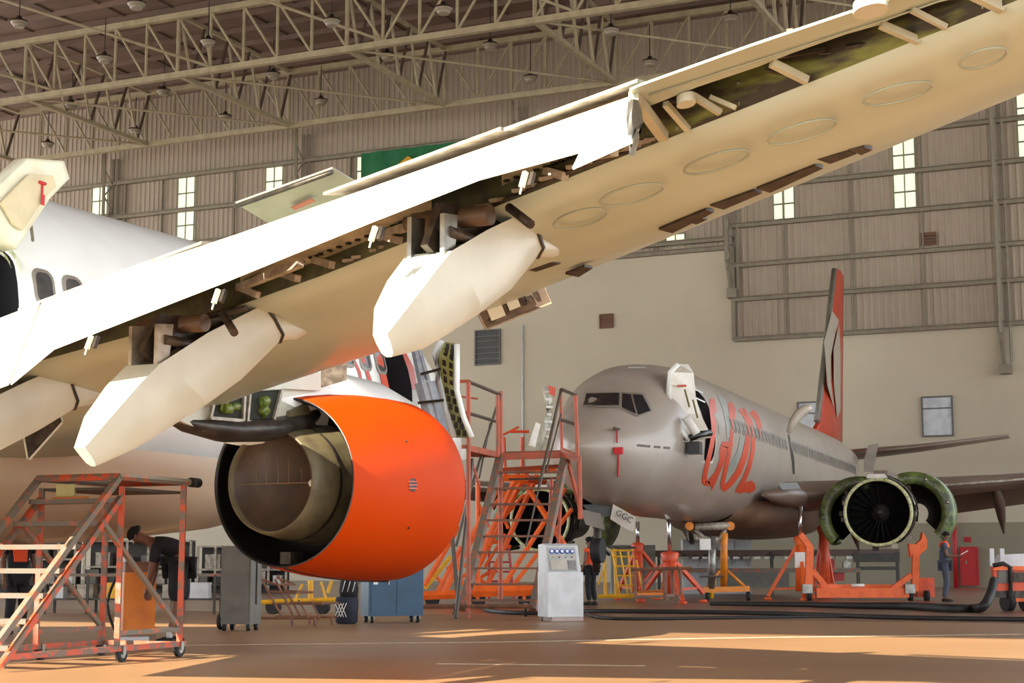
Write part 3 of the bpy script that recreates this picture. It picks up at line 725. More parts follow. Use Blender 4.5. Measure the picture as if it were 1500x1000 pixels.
for a, c, r in (((928, 140), (972, 200), .034), ((975, 152), (1008, 190), .02), ((1015, 140), (1055, 165), .02), ((1040, 142), (1078, 158), .015), ((1130, 92), (1182, 118), .024), ((1290, 36), (1346, 60), .022), ((1335, 14), (1386, 40), .016), ((1420, -12), (1470, 12), .03)):
    m = MB(); m.bar(V1(*a, .09), V1(*c, .0), r, 4); m.obj('hinge_rib', ribm, C1)
for a in ((1000, 168), (1170, 95), (1320, 35), (1385, 12)):
    p = V1(*a, .2); m = MB(); m.box(p + Vector((-.1, 0, .05)), (.5, .035, .22)); m.obj('bay_rib', M('brown rib', (120, 84, 48), .55, ns=5), C1)
rnd = random.Random(3); m = MB()
for k in range(46):
    t = rnd.random(); x = 1030 + 440 * t; y = 128 - (x - 1030) * .372 + rnd.uniform(8, 34) * .8
    p = V1(x, y, rnd.uniform(.08, .22)); q = p + Vector((rnd.uniform(-.05, .05), rnd.uniform(-.25, .25), rnd.uniform(-.03, .03))); m.bar(p, q, rnd.choice((.006, .01, .016)), 5)
m.obj('bay_plumbing', darkm, C1)['kind'] = 'stuff'
# upper skin closing the aileron and bays from above
m = MB(); m.slab([V1(922, 133, .115), V1(1600, -100, .115), V1(1600, -72, .34), V1(950, 148, .34)], .012, (0, 0, 1)); m.obj('upper_skin', [wingw], C1)
m = MB(); m.slab([V1(945, 148, .33), V1(1600, -75, .33), V1(1600, 10, .42), V1(950, 215, .42)], .012, (0, 0, 1)); m.obj('upper_skin', [wingw], C1)
# flap track fairings
def canoe(yc, st, hw_, rim_front, nose, label=None, par=C1):
    m = MB(); rings = []
    for (R, B, wf) in st:
        w_ = hw_ * wf; r = A1.y(R[0], R[1], yc + w_); bt = A1.y(B[0], B[1], yc); 
        rings.append([Vector((r.x, yc + w_, r.z)), Vector((r.x * .6 + bt.x * .4, yc + w_, r.z * .6 + bt.z * .4)), Vector((r.x * .2 + bt.x * .8, yc + w_ * .82, r.z * .18 + bt.z * .82)), Vector((bt.x, yc + w_ * .35, bt.z)), Vector((bt.x, yc - w_ * .35, bt.z)),
                      Vector((r.x * .2 + bt.x * .8, yc - w_ * .82, r.z * .18 + bt.z * .82)), Vector((r.x * .6 + bt.x * .4, yc - w_, r.z * .6 + bt.z * .4)), Vector((r.x, yc - w_, r.z))])
    m.loft(rings, False, False)
    for i in range(rim_front):   # closed flat top at the tail end
        m.add([rings[i][0], rings[i + 1][0], rings[i + 1][7], rings[i][7]], [(0, 1, 2, 3)])
    m.add(rings[0], [tuple(range(8))]); k = rim_front; m.add([v for v in rings[k]], [tuple(range(8))])
    o = m.obj('flap_track_fairing', [canoew], par, label)
    md = o.modifiers.new('e', 'EDGE_SPLIT'); md.split_angle = math.radians(38)
    m = MB(); last = rings[-1]; rr = [last]
    seal = [p + (p - Vector((last[0].x, yc, last[0].z - .1))) * .01 for p in last]
    m.path(seal, .018, 5); m.obj('split_seal', blackp, o)
    # fixed front part, blends into the wing
    c = Vector((sum(p.x for p in last) / 8, yc, last[0].z)); n = A1.wing(nose[0], nose[1], 0); n = Vector((n.x, yc, wl(yc) + .0))
    L_ = n.x - last[0].x
    rr = []
    for t, s_ in ((.04, .98), (.35, .86), (.7, .55), (1.0, .08)):
        rr.append([Vector((p.x + L_ * t, yc + (p.y - yc) * (s_ if t > .3 else 1), (wl(yc) + .12) * (1 - s_) + p.z * s_)) for p in last])
    m = MB(); m.loft(rr, False, False); m.add(rr[-1], [tuple(range(8))]); m.obj('fixed_fairing', [canoew], par)
    return o, rings
c2, R2 = canoe(10.6, [((567, 489), (570, 523), .3), ((600, 447), (610, 512), .75), ((632, 405), (645, 490), .95), ((662, 367), (688, 462), 1), ((715, 336), (738, 424), 1), ((770, 310), (777, 376), 1)], .16, 3, (815, 356))
c1, R1_ = canoe(8.0, [((124, 655), (137, 683), .3), ((165, 608), (195, 655), .8), ((205, 562), (250, 620), .97), ((235, 532), (292, 594), 1), ((305, 487), (345, 556), 1), ((386, 446), (402, 500), 1)], .155, 3, (445, 470))
c0, R0 = canoe(5.3, [((-130, 640), (-110, 720), .6), ((-60, 605), (-50, 682), 1), ((0, 577), (0, 656), 1), ((40, 558), (50, 630), 1), ((92, 536), (103, 598), 1)], .16, 1, (165, 560))
# flap drive mechanisms in the gap above each fairing
for yc, cx, cy in ((10.6, 650, 325), (8.0, 240, 482)):
    x0 = A1.y(cx, cy, yc).x; z0 = A1.y(cx, cy, yc).z
    t = bpy.data.objects
    m = MB(); m.slab([Vector((x0 - 1.0, yc, z0 + .16)), Vector((x0 + .1, yc, z0 + .1)), Vector((x0 + .28, yc, z0 - .2)), Vector((x0 + .12, yc, z0 - .26)), Vector((x0 - .2, yc, z0 - .05)), Vector((x0 - 1.0, yc, z0 - .1))], .05, (0, 1, 0)); tr = m.obj('flap_track', darkm, C1)
    m = MB(); m.bar((x0 - .15, yc - .3, z0 + .05), (x0 - .15, yc + .25, z0 + .05), .065, 14); m.bar((x0 - .15, yc - .36, z0 + .05), (x0 - .15, yc - .3, z0 + .05), .05, 12); m.obj('drive_gearbox', M('gearbox metal', (92, 74, 58), .45, .4, ns=8), tr)
    m = MB()
    for dy in (-.13, .1): m.slab([Vector((x0 + .05, yc + dy, z0 + .02)), Vector((x0 + .22, yc + dy, z0)), Vector((x0 + .22, yc + dy, z0 - .3)), Vector((x0 + .1, yc + dy, z0 - .3))], .03, (0, 1, 0))
    m.obj('carriage_link', steel if yc > 9 else alum, tr)
    m = MB(); m.bar((x0 - .5, yc - .35, z0 + .13), (x0 - .5, yc + .35, z0 + .2), .025, 8); m.bar((x0 - .4, yc + .1, z0 - .1), (x0 + .15, yc + .12, z0 - .1), .04, 8); m.bar((x0 - .3, yc + .3, z0 + .12), (x0 - .1, yc + .55, z0 - .05), .03, 8); m.obj('torque_tube', darkm, tr)
# drop-down access panels
def px_panel(name, quad, Y, mat_, par, th=.03, label=None):
    P = [A1.l(at(x, y, Y + (dy if True else 0))) for x, y, dy in quad]; m = MB(); m.slab(P, th); return m.obj(name, mat_, par, label), P
avm = M('avionics panel dull', (96, 84, 72), .55, .1, c2=(66, 54, 46), ns=5)
o, P = px_panel('leading_edge_panel', [(698, 452, 0), (712, 480, .1), (808, 442, 0), (792, 402, -.1), (745, 412, -.1)], 13.4, avm, C1)
e1 = (P[2] - P[1]).normalized(); e2 = (P[3] - P[2]).normalized(); nn = e1.cross(e2); nn = -nn if nn.dot(A1.l(CAM) - P[0]) < 0 else nn
def pb(u, v, w_, h_, d_, mt, nm):
    c = P[1] + e1 * u + e2 * v + nn * .04; m = MB(); m.box(c, (w_, h_, d_), (e1, e2, nn)); m.obj(nm, mt, o)
pb(.14, .12, .13, .13, .05, canoew, 'equipment_box'); pb(.30, .12, .1, .08, .05, canoew, 'equipment_box'); pb(.335, .2, .13, .05, .05, wingw, 'equipment_box')
pb(.44, .11, .05, .05, .04, darkm, 'connector'); pb(.5, .13, .035, .06, .04, darkm, 'connector'); pb(.22, .13, .03, .16, .03, darkm, 'connector'); pb(.07, .05, .06, .04, .03, darkm, 'connector'); pb(.39, .12, .03, .1, .04, darkm, 'connector')
m = MB(); m.path([P[1] + nn * .03, P[2] + nn * .03, P[3] + nn * .03], .012, 5); m.path([P[0] + nn * .03, P[1] + nn * .03], .012, 5); m.obj('panel_rim', alum, o)
o, P = px_panel('hinged_panel', [(470, 527, 0), (470, 568, 0), (507, 557, .1), (507, 520, .1)], 16.3, M('dark hinged panel', (70, 58, 48), .5, c2=(110, 98, 84), ns=14), C1)
o, P = px_panel('hinged_panel', [(35, 632, 0), (42, 672, 0), (90, 618, .1), (84, 598, .1)], 15.0, darkm, C1)
m = MB(); 
for i in range(4): m.bar(P[i], P[(i + 1) % 4], .018, 5)
m.bar(P[0].lerp(P[1], .5), P[2].lerp(P[3], .5), .015, 5); m.obj('panel_rim', canoew, o)
# ---- engine nacelle
EX = 15.0; EY, EZ = 4.83, 1.44
m = MB(); cen = (EX, EY, EZ); fwd = (-1, 0, 0)
m.lathe(cen, fwd, [(0, .955), (.25, 1.0), (.7, 1.06), (1.3, 1.105), (1.9, 1.12), (2.2, 1.115), (2.28, 1.09), (2.25, 1.05), (1.6, 1.0)], 72)
nac = m.obj('engine_cowl', orangep, C1)
m = MB(); m.lathe(cen, fwd, [(0, .955), (-.01, .94), (.05, .92), (.4, .88), (.7, .84), (.72, .68)], 72); m.obj('nozzle_lip', blackp, nac)
m = MB(); m.lathe(cen, fwd, [(.7, .7), (.35, .665), (.1, .64), (-.15, .605), (-.24, .58), (-.25, .56), (-.1, .55)], 64); m.obj('core_cowl', khaki, nac)
m = MB(); m.lathe(cen, fwd, [(.24, .652), (.2, .662), (.18, .65)], 64); m.obj('duct_ring', darkm, nac)
m = MB(); m.lathe(cen, fwd, [(-.16, .56), (-.08, .5), (.0, .35), (.03, .2), (.04, .01)], 48); core = m.obj('core_cover', brownd, nac)
CT = .04
def cp(a, r, t=1.0): return Vector((EX - t, EY + r * math.sin(a), EZ + r * math.cos(a)))
m = MB(); m.bar(Vector((EX + .1, EY - .56, EZ - .02)), Vector((EX + .1, EY + .56, EZ - .02)), .007, 5); m.obj('cover_seam', M('seam highlight', (128, 106, 84), .4), core)
for yy in (-.32, -.18, -.02, .12, .3):
    h_ = math.sqrt(.32 - yy * yy); m = MB(); m.path([Vector((EX + .1 - abs(t) * .02, EY + yy + .03 * (1 - t * t), EZ + h_ * t * (.5 if yy < .2 else .3))) for t in (-.1, .2, .6, 1)], .005, 4); m.obj('cover_seam', MC['seam highlight'], core)
m = MB(); m.sph((EX + .14, EY + .5, EZ - .03), .045); m.obj('fitting', paper, core)
# lower split line and latch shell at the bottom of the nozzle
m = MB(); m.box((EX - .2, EY + .0, EZ - .85), (.24, .14, .14)); m.obj('latch_beam', darkm, nac)
m = MB(); m.path([cp(math.pi * .985, r, t) for t, r in ((0, .96), (.8, 1.07), (1.5, 1.115), (2.2, 1.125))], .012, 5); m.obj('cowl_split', blackp, nac)
# round vent grille and small marks on the cowl side
def cowl_pt(px, py):
    o_ = A1.l(CAM); r = A1.ld(ray(px, py)); t = 10
    def inside(p):
        s_ = EX - p.x
        if s_ < 0 or s_ > 2.25: return False
        prof = [(0, .955), (.25, 1.0), (.7, 1.06), (1.3, 1.105), (1.9, 1.12), (2.3, 1.115)]
        for i in range(5):
            if s_ <= prof[i + 1][0]:
                R = prof[i][1] + (prof[i + 1][1] - prof[i][1]) * (s_ - prof[i][0]) / (prof[i + 1][0] - prof[i][0]); break
        return math.hypot(p.y - EY, p.z - EZ) < R and s_ > .1
    while t < 30 and not inside(o_ + r * t): t += .01
    return o_ + r * (t - .015)
m = MB(); c = [cowl_pt(605 + 6 * math.cos(k * math.pi / 8), 710 + 10 * math.sin(k * math.pi / 8)) for k in range(16)]; m.add(c, [tuple(range(16))]); v = m.obj('vent_grille', darkm, nac, fix=False)
m = MB()
for yy in (-5, 0, 5): m.bar(cowl_pt(599, 710 + yy), cowl_pt(611, 710 + yy), .008, 4)
m.obj('grille_bar', orangel, v)
for x, y in ((595, 646), (599, 773)): m = MB(); m.sph(cowl_pt(x, y), .015, 8, 5); m.obj('cowl_fastener', darkm, nac)
# ---- pylon with open bays
def Q(px, py, y=5.05): return A1.y(px, py, y)
m = MB(); side = [(300, 540), (440, 545), (470, 548), (470, 572), (440, 590), (415, 630), (400, 635), (300, 632), (255, 612), (290, 560)]
m.slab([Q(x, y, 4.95) for x, y in side], .24, (0, -1, 0)); py_ = m.obj('pylon', [canoew], C1)
for quad in ([(318, 565), (358, 571), (356, 616), (308, 612)], [(366, 571), (413, 568), (398, 626), (362, 617)]):
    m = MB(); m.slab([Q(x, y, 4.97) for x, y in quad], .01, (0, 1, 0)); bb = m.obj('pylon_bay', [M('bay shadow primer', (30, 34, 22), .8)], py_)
    m = MB(); pts = [Q(x, y, 5.0) for x, y in quad]; 
    for i in range(4): m.bar(pts[i], pts[(i + 1) % 4], .02, 4)
    m.obj('bay_frame', alum, py_)
    m = MB(); cx = sum(q[0] for q in quad) / 4; cy = sum(q[1] for q in quad) / 4
    for k in range(7):
        a, c = rnd.uniform(-14, 14), rnd.uniform(-14, 14); m.bar(Q(cx + a, cy + c, 5.0), Q(cx + a * .3 + rnd.uniform(-10, 10), cy + c * .3 + rnd.uniform(-8, 8), 5.0), rnd.choice((.02, .04, .055)), 8)
    m.obj('duct', M('green duct', (92, 116, 48), .4, c2=(130, 130, 60), ns=6), py_)
m = MB(); m.slab([Q(x, y, 5.02) for x, y in ((338, 545), (470, 545), (470, 572), (415, 569), (360, 572), (325, 565))], .06, (0, -1, 0)); m.obj('pylon_skin', [canoew], py_)
m = MB(); hs = [((248, 612), .05), ((275, 622), .12), ((330, 630), .2), ((390, 628), .22), ((430, 620), .2), ((450, 608), .15)]
m.loft([[Q(x, y, 4.83) + Vector((0, r * 1.3 * math.sin(k * math.pi / 6), r * .65 * math.cos(k * math.pi / 6))) for k in range(12)] for (x, y), r in hs]); m.obj('heat_shield', M('dark heat shield', (58, 52, 48), .4, .4, c2=(84, 78, 72), ns=6), py_)
m = MB(); m.slab([Q(x, y, 5.0) for x, y in ((425, 602), (450, 590), (470, 640), (440, 640), (420, 632))], .25, (0, -1, 0)); m.obj('aft_fitting', khaki, py_)
# white rounded nacelle shoulder seen between cowl and fuselage
m = MB(); m.loft([[Vector((x, 4.4 + r * 1.1 * math.sin(k * math.pi / 8), 2.35 + r * math.cos(k * math.pi / 8))) for k in range(16)] for x, r in ((11.4, .1), (11.8, .35), (12.6, .5), (14, .55), (15.3, .5))]); m.obj('pylon_fairing', [white], C1)

# ------------------------------------------------------------------ the far airliner
F2 = Fuse(0.0, 25.5)
C2 = thing('airliner', 'far white airliner with red lettering, facing the camera with open engine cowls', 'airplane', A2.O)
C2.rotation_euler = (0, 0, A2.rz); LOCALS.add(C2.name)
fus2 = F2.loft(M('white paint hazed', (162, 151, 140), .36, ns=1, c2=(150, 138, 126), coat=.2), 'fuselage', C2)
doorcut(F2, 4.55, 5.4, 2.65, 4.5, -1, fus2, .3, .5)
for k in range(46):
    x = 7.2 + .508 * k
    if abs(x - 15.5) > .3 and x < 29.6: cabin_window(F2, x, 3.78, -1, C2, .2, .3)
def decal(pxs, mt, name, par, F=F2, A=A2, off=.014):
    P = [F.hit(A, x, y, off) for x, y in pxs]
    if any(p is None for p in P): return None
    m = MB(); c = sum(P, Vector()) / len(P)
    cx = sum(p[0] for p in pxs) / len(pxs); cy = sum(p[1] for p in pxs) / len(pxs); c = F.hit(A, cx, cy, off) or c
    n = len(P); m.add([c] + P, [(0, i + 1, (i + 1) % n + 1) for i in range(n)]); return m.obj(name, mt, par, fix=False)
def dens(p, k=4):
    o = []
    for i in range(len(p)):
        a, c = p[i], p[(i + 1) % len(p)]
        for j in range(k): o.append((a[0] + (c[0] - a[0]) * j / k, a[1] + (c[1] - a[1]) * j / k))
    return o
for q in ([(859, 576), (907, 575), (906, 593), (854, 593)], [(912, 576), (924, 577), (932, 606), (911, 596)], [(927, 577), (941, 578), (953, 601), (935, 607)], [(826, 580), (850, 577), (845, 593), (824, 597)]):
    decal(dens([(a, c) for a, c in q]), glass, 'cockpit_window', C2, off=.03)
for l, w_ in (([(909, 574), (909, 597)], 3), ([(855, 575), (910, 574), (943, 576), (955, 601), (934, 609), (908, 596), (852, 595)], 1.6)):
    ribbon(A2, F2, [(x, y, w_) for x, y in l], framew, C2, 'window_post', off=.035)
def G(p, w_): return [(1000 + x * .18, 560 + y * .18, w_ * k) for x, y, k in p]
let = [('letter_g', G([(238, 130, 1.0), (245, 200, 1.6), (252, 300, 1.3), (255, 400, 1), (235, 520, 1), (205, 650, 1), (180, 760, 1), (180, 815, 1.2), (215, 825, 1.3), (280, 740, 1.2), (325, 630, 1.2), (330, 560, 1.6), (345, 510, 1.8), (410, 505, 1)], 6.5), orangel),
       ('letter_o', G([(385, 165, 1), (405, 230, 1.6), (405, 320, 1.1), (400, 430, .8), (375, 600, .9), (345, 720, .9), (325, 820, 1), (335, 870, 1.2), (390, 820, 1.3), (455, 730, 1.4), (505, 600, 1.3), (530, 480, 1.2), (540, 380, .9), (520, 300, .7), (460, 215, .5)], 6.5), orangel),
       ('letter_l', G([(490, 205, .6), (550, 310, .8), (578, 440, .9), (570, 560, 1), (540, 690, 1.1), (500, 790, 1.1), (445, 890, 1.2), (500, 860, 2), (550, 850, 3.2), (583, 880, 1)], 6), orangel),
       ('livery_swirl', G([(295, 100, 1), (340, 190, 1.2), (368, 320, 1), (372, 450, .7)], 6), greyl), ('livery_swirl', G([(480, 440, 1), (470, 550, 1.5), (420, 650, 1.6), (370, 740, 1)], 5), greyl),
       ('livery_swirl', G([(265, 250, 1), (300, 330, 1), (300, 420, .6)], 4), greyl), ('livery_swirl', G([(560, 235, 1.4), (600, 280, 1.4), (630, 370, 1), (640, 430, .4)], 6), orangel), ('livery_swirl', G([(575, 370, .8), (600, 440, 1)], 4), greyl), ('livery_swirl', G([(285, 760, .6), (235, 870, .5)], 6), orangel)]
for nm, pts, mt in let: ribbon(A2, F2, pts, mt, C2, nm, off=.02)
# small stencils and pitot cover on the nose
for x in (934, 939, 944, 949, 959, 964, 973, 978): ribbon(A2, F2, [(x, 652 + (x - 934) * .09, 3.4), (x + 3.6, 652 + (x - 934) * .09, 3.4)], textm, C2, 'stencil_word')
for l in ([(1013, 568), (1030, 575)], [(1018, 582), (1033, 589)], [(920, 538), (946, 538)]): ribbon(A2, F2, [(x, y, 2) for x, y in l], white, C2, 'livery_line')
m = MB(); p = F2.hit(A2, 904, 628, .05); m.bar(p + Vector((.2, 0, 0)), p + Vector((-.25, 0, 0)), .035, 6); pt = m.obj('pitot_probe', darkm, C2)
m = MB(); m.bar(p, F2.hit(A2, 904, 648, .05), .02, 5); q = F2.hit(A2, 906, 660, .07); m.box(q, (.1, .2, .16)); m.bar(q, F2.hit(A2, 905, 698, .05), .02, 5); m.obj('red_streamer', tagred, pt)
# wings
def wing2(side):
    m = MB(); ysl = [.8, 1.9, 3.2, 4.6, 4.9, 5.8, 8, 11, 14, 16.4, 17.1]
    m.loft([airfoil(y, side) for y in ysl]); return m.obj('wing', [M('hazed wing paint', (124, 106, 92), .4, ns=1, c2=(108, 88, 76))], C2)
for sd_ in (-1, 1):
    wo = wing2(sd_)
    for yc in (7.7, 10.4, 2.9):
        xt = TEx(yc); z = wl(yc); st = [(xt - 2.2, z + .1, .05), (xt - 1.6, z - .05, .16), (xt - .4, z - .25, .19), (xt + .5, z - .75, .14), (xt + 1.2, z - 1.25, .03)]
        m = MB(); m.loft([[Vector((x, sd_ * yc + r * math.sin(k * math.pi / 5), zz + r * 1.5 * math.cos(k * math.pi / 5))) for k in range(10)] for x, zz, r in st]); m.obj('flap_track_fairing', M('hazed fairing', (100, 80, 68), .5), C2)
    m = MB(); m.slab([Vector((TEx(y) + dx, sd_ * y, wl(y) + dz)) for y, dx, dz in ((5.9, -.1, .15), (12.4, -.1, .12), (12.4, .65, -.3), (5.9, .8, -.45))], .05); m.obj('flap', M('hazed wing paint'), C2)
    m = MB(); m.path([airfoil(y, sd_)[7] + Vector((-.02, 0, 0)) for y in (5.2, 8, 11, 14, 17)], .05, 6); m.obj('slat_edge', alum, C2)
    # glove and landing light
    m = MB(); m.loft([[Vector((x, sd_ * (1.7 + r * .45 * (1 + math.sin(k * math.pi / 6))), 2.1 + r * .3 * math.cos(k * math.pi / 6))) for k in range(12)] for x, r in ((11.6, .2), (12.2, .75), (13.5, 1.05), (15, 1.0))]); gl = m.obj('wing_glove', [M('hazed wing paint')], C2)
    m = MB(); m.slab([Vector((12.05 + a * .5, sd_ * (2.0 + a), 2.35 + c)) for a, c in ((.1, .08), (.6, .12), (.7, -.06), (.2, -.1))], .05, (-1, sd_ * .4, 0)); m.obj('landing_light', glass, gl)
m = MB(); rings = []
for x, w_, d in ((11.4, 1.0, .05), (12.6, 1.6, .2), (14.5, 2.0, .35), (18, 2.1, .4), (21.5, 1.9, .3), (23.8, 1.2, .05)):
    rings.append([Vector((x, w_ * math.sin(math.pi * (k / 16 - .5)), 1.95 - (.65 + d) * abs(math.cos(math.pi * (k / 16 - .5))) ** .6)) for k in range(17)])
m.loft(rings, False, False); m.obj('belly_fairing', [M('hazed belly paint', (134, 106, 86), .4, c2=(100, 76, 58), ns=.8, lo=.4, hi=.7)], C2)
# fin with dorsal fillet
def foil(x0, x1, y, z, t): 
    return [Vector((x0 + (x1 - x0) * u, y + t * v, z)) for u, v in ((0, 0), (.06, .5), (.25, 1), (.6, .8), (1, .05), (1, -.05), (.6, -.8), (.25, -1), (.06, -.5))]
m = MB(); m.loft([foil(29.0, 37.4, 0, 5.0, .3), foil(31.3, 37.7, 0, 5.9, .28), foil(32.3, 38.0, 0, 7.2, .24), foil(34.6, 38.7, 0, 10.2, .17), foil(36.8, 39.4, 0, 13.2, .1), foil(37.3, 39.3, 0, 13.35, .06)]); fin = m.obj('fin', redl, C2)
def onfin(px, py): return A2.hit(px, py, (0, 1, 0), -.27)
finw = M('fin stripe', (172, 160, 144), .45); fing = M('fin grey edge', (122, 116, 106), .4)
for poly, mt, nm in (([(1219, 455), (1229, 470), (1224, 485), (1217, 520), (1217, 560), (1222, 600), (1212, 565), (1209, 525), (1207, 500)], finw, 'fin_stripe'),
                     ([(1229, 475), (1231, 520), (1231, 600), (1226, 612), (1221, 560), (1221, 510)], finw, 'fin_stripe')):
    m = MB(); m.slab([onfin(*p) for p in poly], .01, (0, -1, 0)); m.obj(nm, mt, fin)
m = MB(); m.path([Vector((x, 0, z)) for x, z in ((31.2, 5.9), (32.2, 7.2), (34.5, 10.2), (36.7, 13.15))], .13, 6); m.obj('fin_leading_edge', fing, fin)
for sd_ in (-1, 1):
    m = MB(); m.loft([[v for v in [Vector((x0 + (x1 - x0) * u, sd_ * y, z + t * v)) for u, v in ((0, 0), (.06, .5), (.25, 1), (.6, .8), (1, .05), (1, -.05), (.6, -.8), (.25, -1), (.06, -.5))]] for x0, x1, y, z, t in ((33.8, 37.8, .4, 4.75, .22), (35.6, 38.4, 3.5, 5.1, .15), (37.4, 39.0, 7.1, 5.6, .08))])
    m.obj('tailplane', [M('hazed wing paint')], C2)
# open doors of the far airliner
dm = M('door liner', (206, 196, 180), .35, c2=(190, 178, 160), ns=3, coat=.3)
def L2(px, py, Y): return A2.l(at(px, py, Y))
Lf = [L2(x, y, 38.6) for x, y in ((994, 533), (983, 545), (980, 576), (986, 604), (1000, 632), (1012, 645))]
Rt = [L2(x, y, 39.3) for x, y in ((1008, 533), (1016, 546), (1019, 580), (1026, 606), (1036, 626), (1042, 640))]
fo2 = A2.ld(Vector((.05, .35, 0)))
m = MB(); m.loft([[Lf[i], Rt[i], Rt[i] + fo2 * .5, Lf[i] + fo2 * .5] for i in range(6)], True, True, 0, False); d2 = m.obj('forward_door', dm, C2, 'open cabin door seen from inside')
m = MB(); m.path([p - (Rt[i] - p).normalized() * .03 for i, p in enumerate(Lf)], .07, 6); m.obj('door_edge', white, d2)
m = MB(); m.path([L2(x, y, 38.5) for x, y in ((1004, 610), (1012, 622), (1020, 636))], .11, 8); m.obj('door_highlight', paper, d2)  # white tube stands in for the bright highlight on the door
m = MB(); m.path([L2(1010, 642, 38.5), L2(1024, 636, 38.6), L2(1040, 634, 39)], .09, 6); m.obj('sill_seal', blackp, d2)
m = MB(); m.box(L2(1018, 656, 38.7), (.3, .3, .3)); m.obj('slide_bustle', blackp, d2)
m = MB(); m.box(L2(999, 565, 38.7), (.06, .22, .05)); m.obj('red_placard', orangel, d2)
for a, c in (((1003, 570), (1010, 596)), ((1015, 585), (1022, 612))): m = MB(); m.bar(L2(*a, 38.7), L2(*c, 38.8), .025, 5); m.obj('door_handle', M('olive lever', (110, 100, 50), .5), d2)
m = MB(); m.path([L2(x, y, 36.8) for x, y in ((799, 566), (804, 590), (803, 615), (795, 640), (788, 660))], .1, 6); d3 = m.obj('service_door', canoew, C2)
for t in range(7): m = MB(); m.bar(L2(798 + (t % 4), 574 + t * 11, 36.7), L2(808 + (t % 3), 574 + t * 11, 36.7), .03, 5); m.obj('door_rib', paper, d3)
m = MB(); m.slab([L2(x, y, 36.6) for x, y in ((785, 618), (792, 621), (784, 655), (774, 652))], .06); m.obj('door_lining', paper, d3)
m = MB(); m.slab([L2(x, y, 36.6) for x, y in ((803, 564), (814, 568), (813, 580), (805, 577))], .04); m.obj('door_flag', orangel, d3)
# overwing exit hinged up, dark seam below, aft door
m = MB(); hp = [(1155, 634), (1161, 619), (1170, 607), (1180, 599), (1188, 595)]
m.path([L2(x, y, 49.5) for x, y in hp], [.08, .13, .16, .16, .1], 8); m.obj('overwing_exit_hatch', dm, C2)
ribbon(A2, F2, [(1155, 636, 3), (1159, 655, 4), (1162, 675, 4), (1163, 694, 3)], blackp, C2, 'exit_opening', off=.02)
m = MB(); L_ = [L2(x, y, 64) for x, y in ((1272, 652), (1266, 672), (1266, 690))]; R_ = [L2(x, y, 64) for x, y in ((1287, 649), (1283, 670), (1279, 691))]
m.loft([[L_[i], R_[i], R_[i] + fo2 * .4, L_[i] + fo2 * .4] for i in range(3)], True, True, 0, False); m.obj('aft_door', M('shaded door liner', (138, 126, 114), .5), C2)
# nose gear bay and doors
m = MB(); m.slab([L2(x, y, 38.6) for x, y in ((853, 739), (897, 737), (893, 757), (864, 752))], .05); m.obj('nose_gear_bay', blackp, C2)
npn = M('nose gear door', (184, 174, 162), .4, c2=(170, 158, 146), ns=4)
pts = [L2(x, y, 38.2) for x, y in ((898, 738), (931, 757), (929, 779), (920, 776), (894, 760))]
m = MB(); m.slab(pts, .04); nd = m.obj('nose_gear_door', npn, C2)
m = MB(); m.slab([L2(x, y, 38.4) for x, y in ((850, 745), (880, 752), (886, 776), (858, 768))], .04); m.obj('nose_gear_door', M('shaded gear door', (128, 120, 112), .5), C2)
m = MB()
m.bar(L2(876, 752, 39), L2(873, 838, 39), .1, 8); m.bar(L2(872, 790, 39), L2(893, 812, 39.2), .05, 6); m.obj('nose_gear_strut', darkm, C2)
m = MB(); wc = L2(876, 806, 38.9); m.bar(wc - Vector((0, .12, 0)), wc + Vector((0, .12, 0)), .3, 18); m.obj('nose_gear_wheel', rubber, C2)
tcv = bpy.data.curves.new('txt', 'FONT'); tcv.body = 'GGC'; tcv.size = .2; tcv.extrude = .004; tcv.align_x = 'CENTER'
to = bpy.data.objects.new('lettering_tmp', tcv); COL.objects.link(to)
me = bpy.data.meshes.new_from_object(to.evaluated_get(bpy.context.evaluated_depsgraph_get())); bpy.data.objects.remove(to)
ex = (pts[1] - pts[0]).normalized(); nz = ex.cross(pts[4] - pts[0]).normalized(); nz = -nz if nz.dot(A2.l(CAM) - pts[0]) < 0 else nz
ey = nz.cross(ex); Mx = Matrix((ex, ey, nz)).transposed().to_4x4(); Mx.translation = (pts[0] + pts[1]) / 2 * .5 + (pts[2] + pts[4]) / 2 * .5 - ey * .02 + nz * .06
me.transform(Matrix.Scale(1.0, 4)); me.transform(Mx); me.materials.clear(); me.materials.append(blackp); o = bpy.data.objects.new('lettering', me); COL.objects.link(o); o.parent = nd
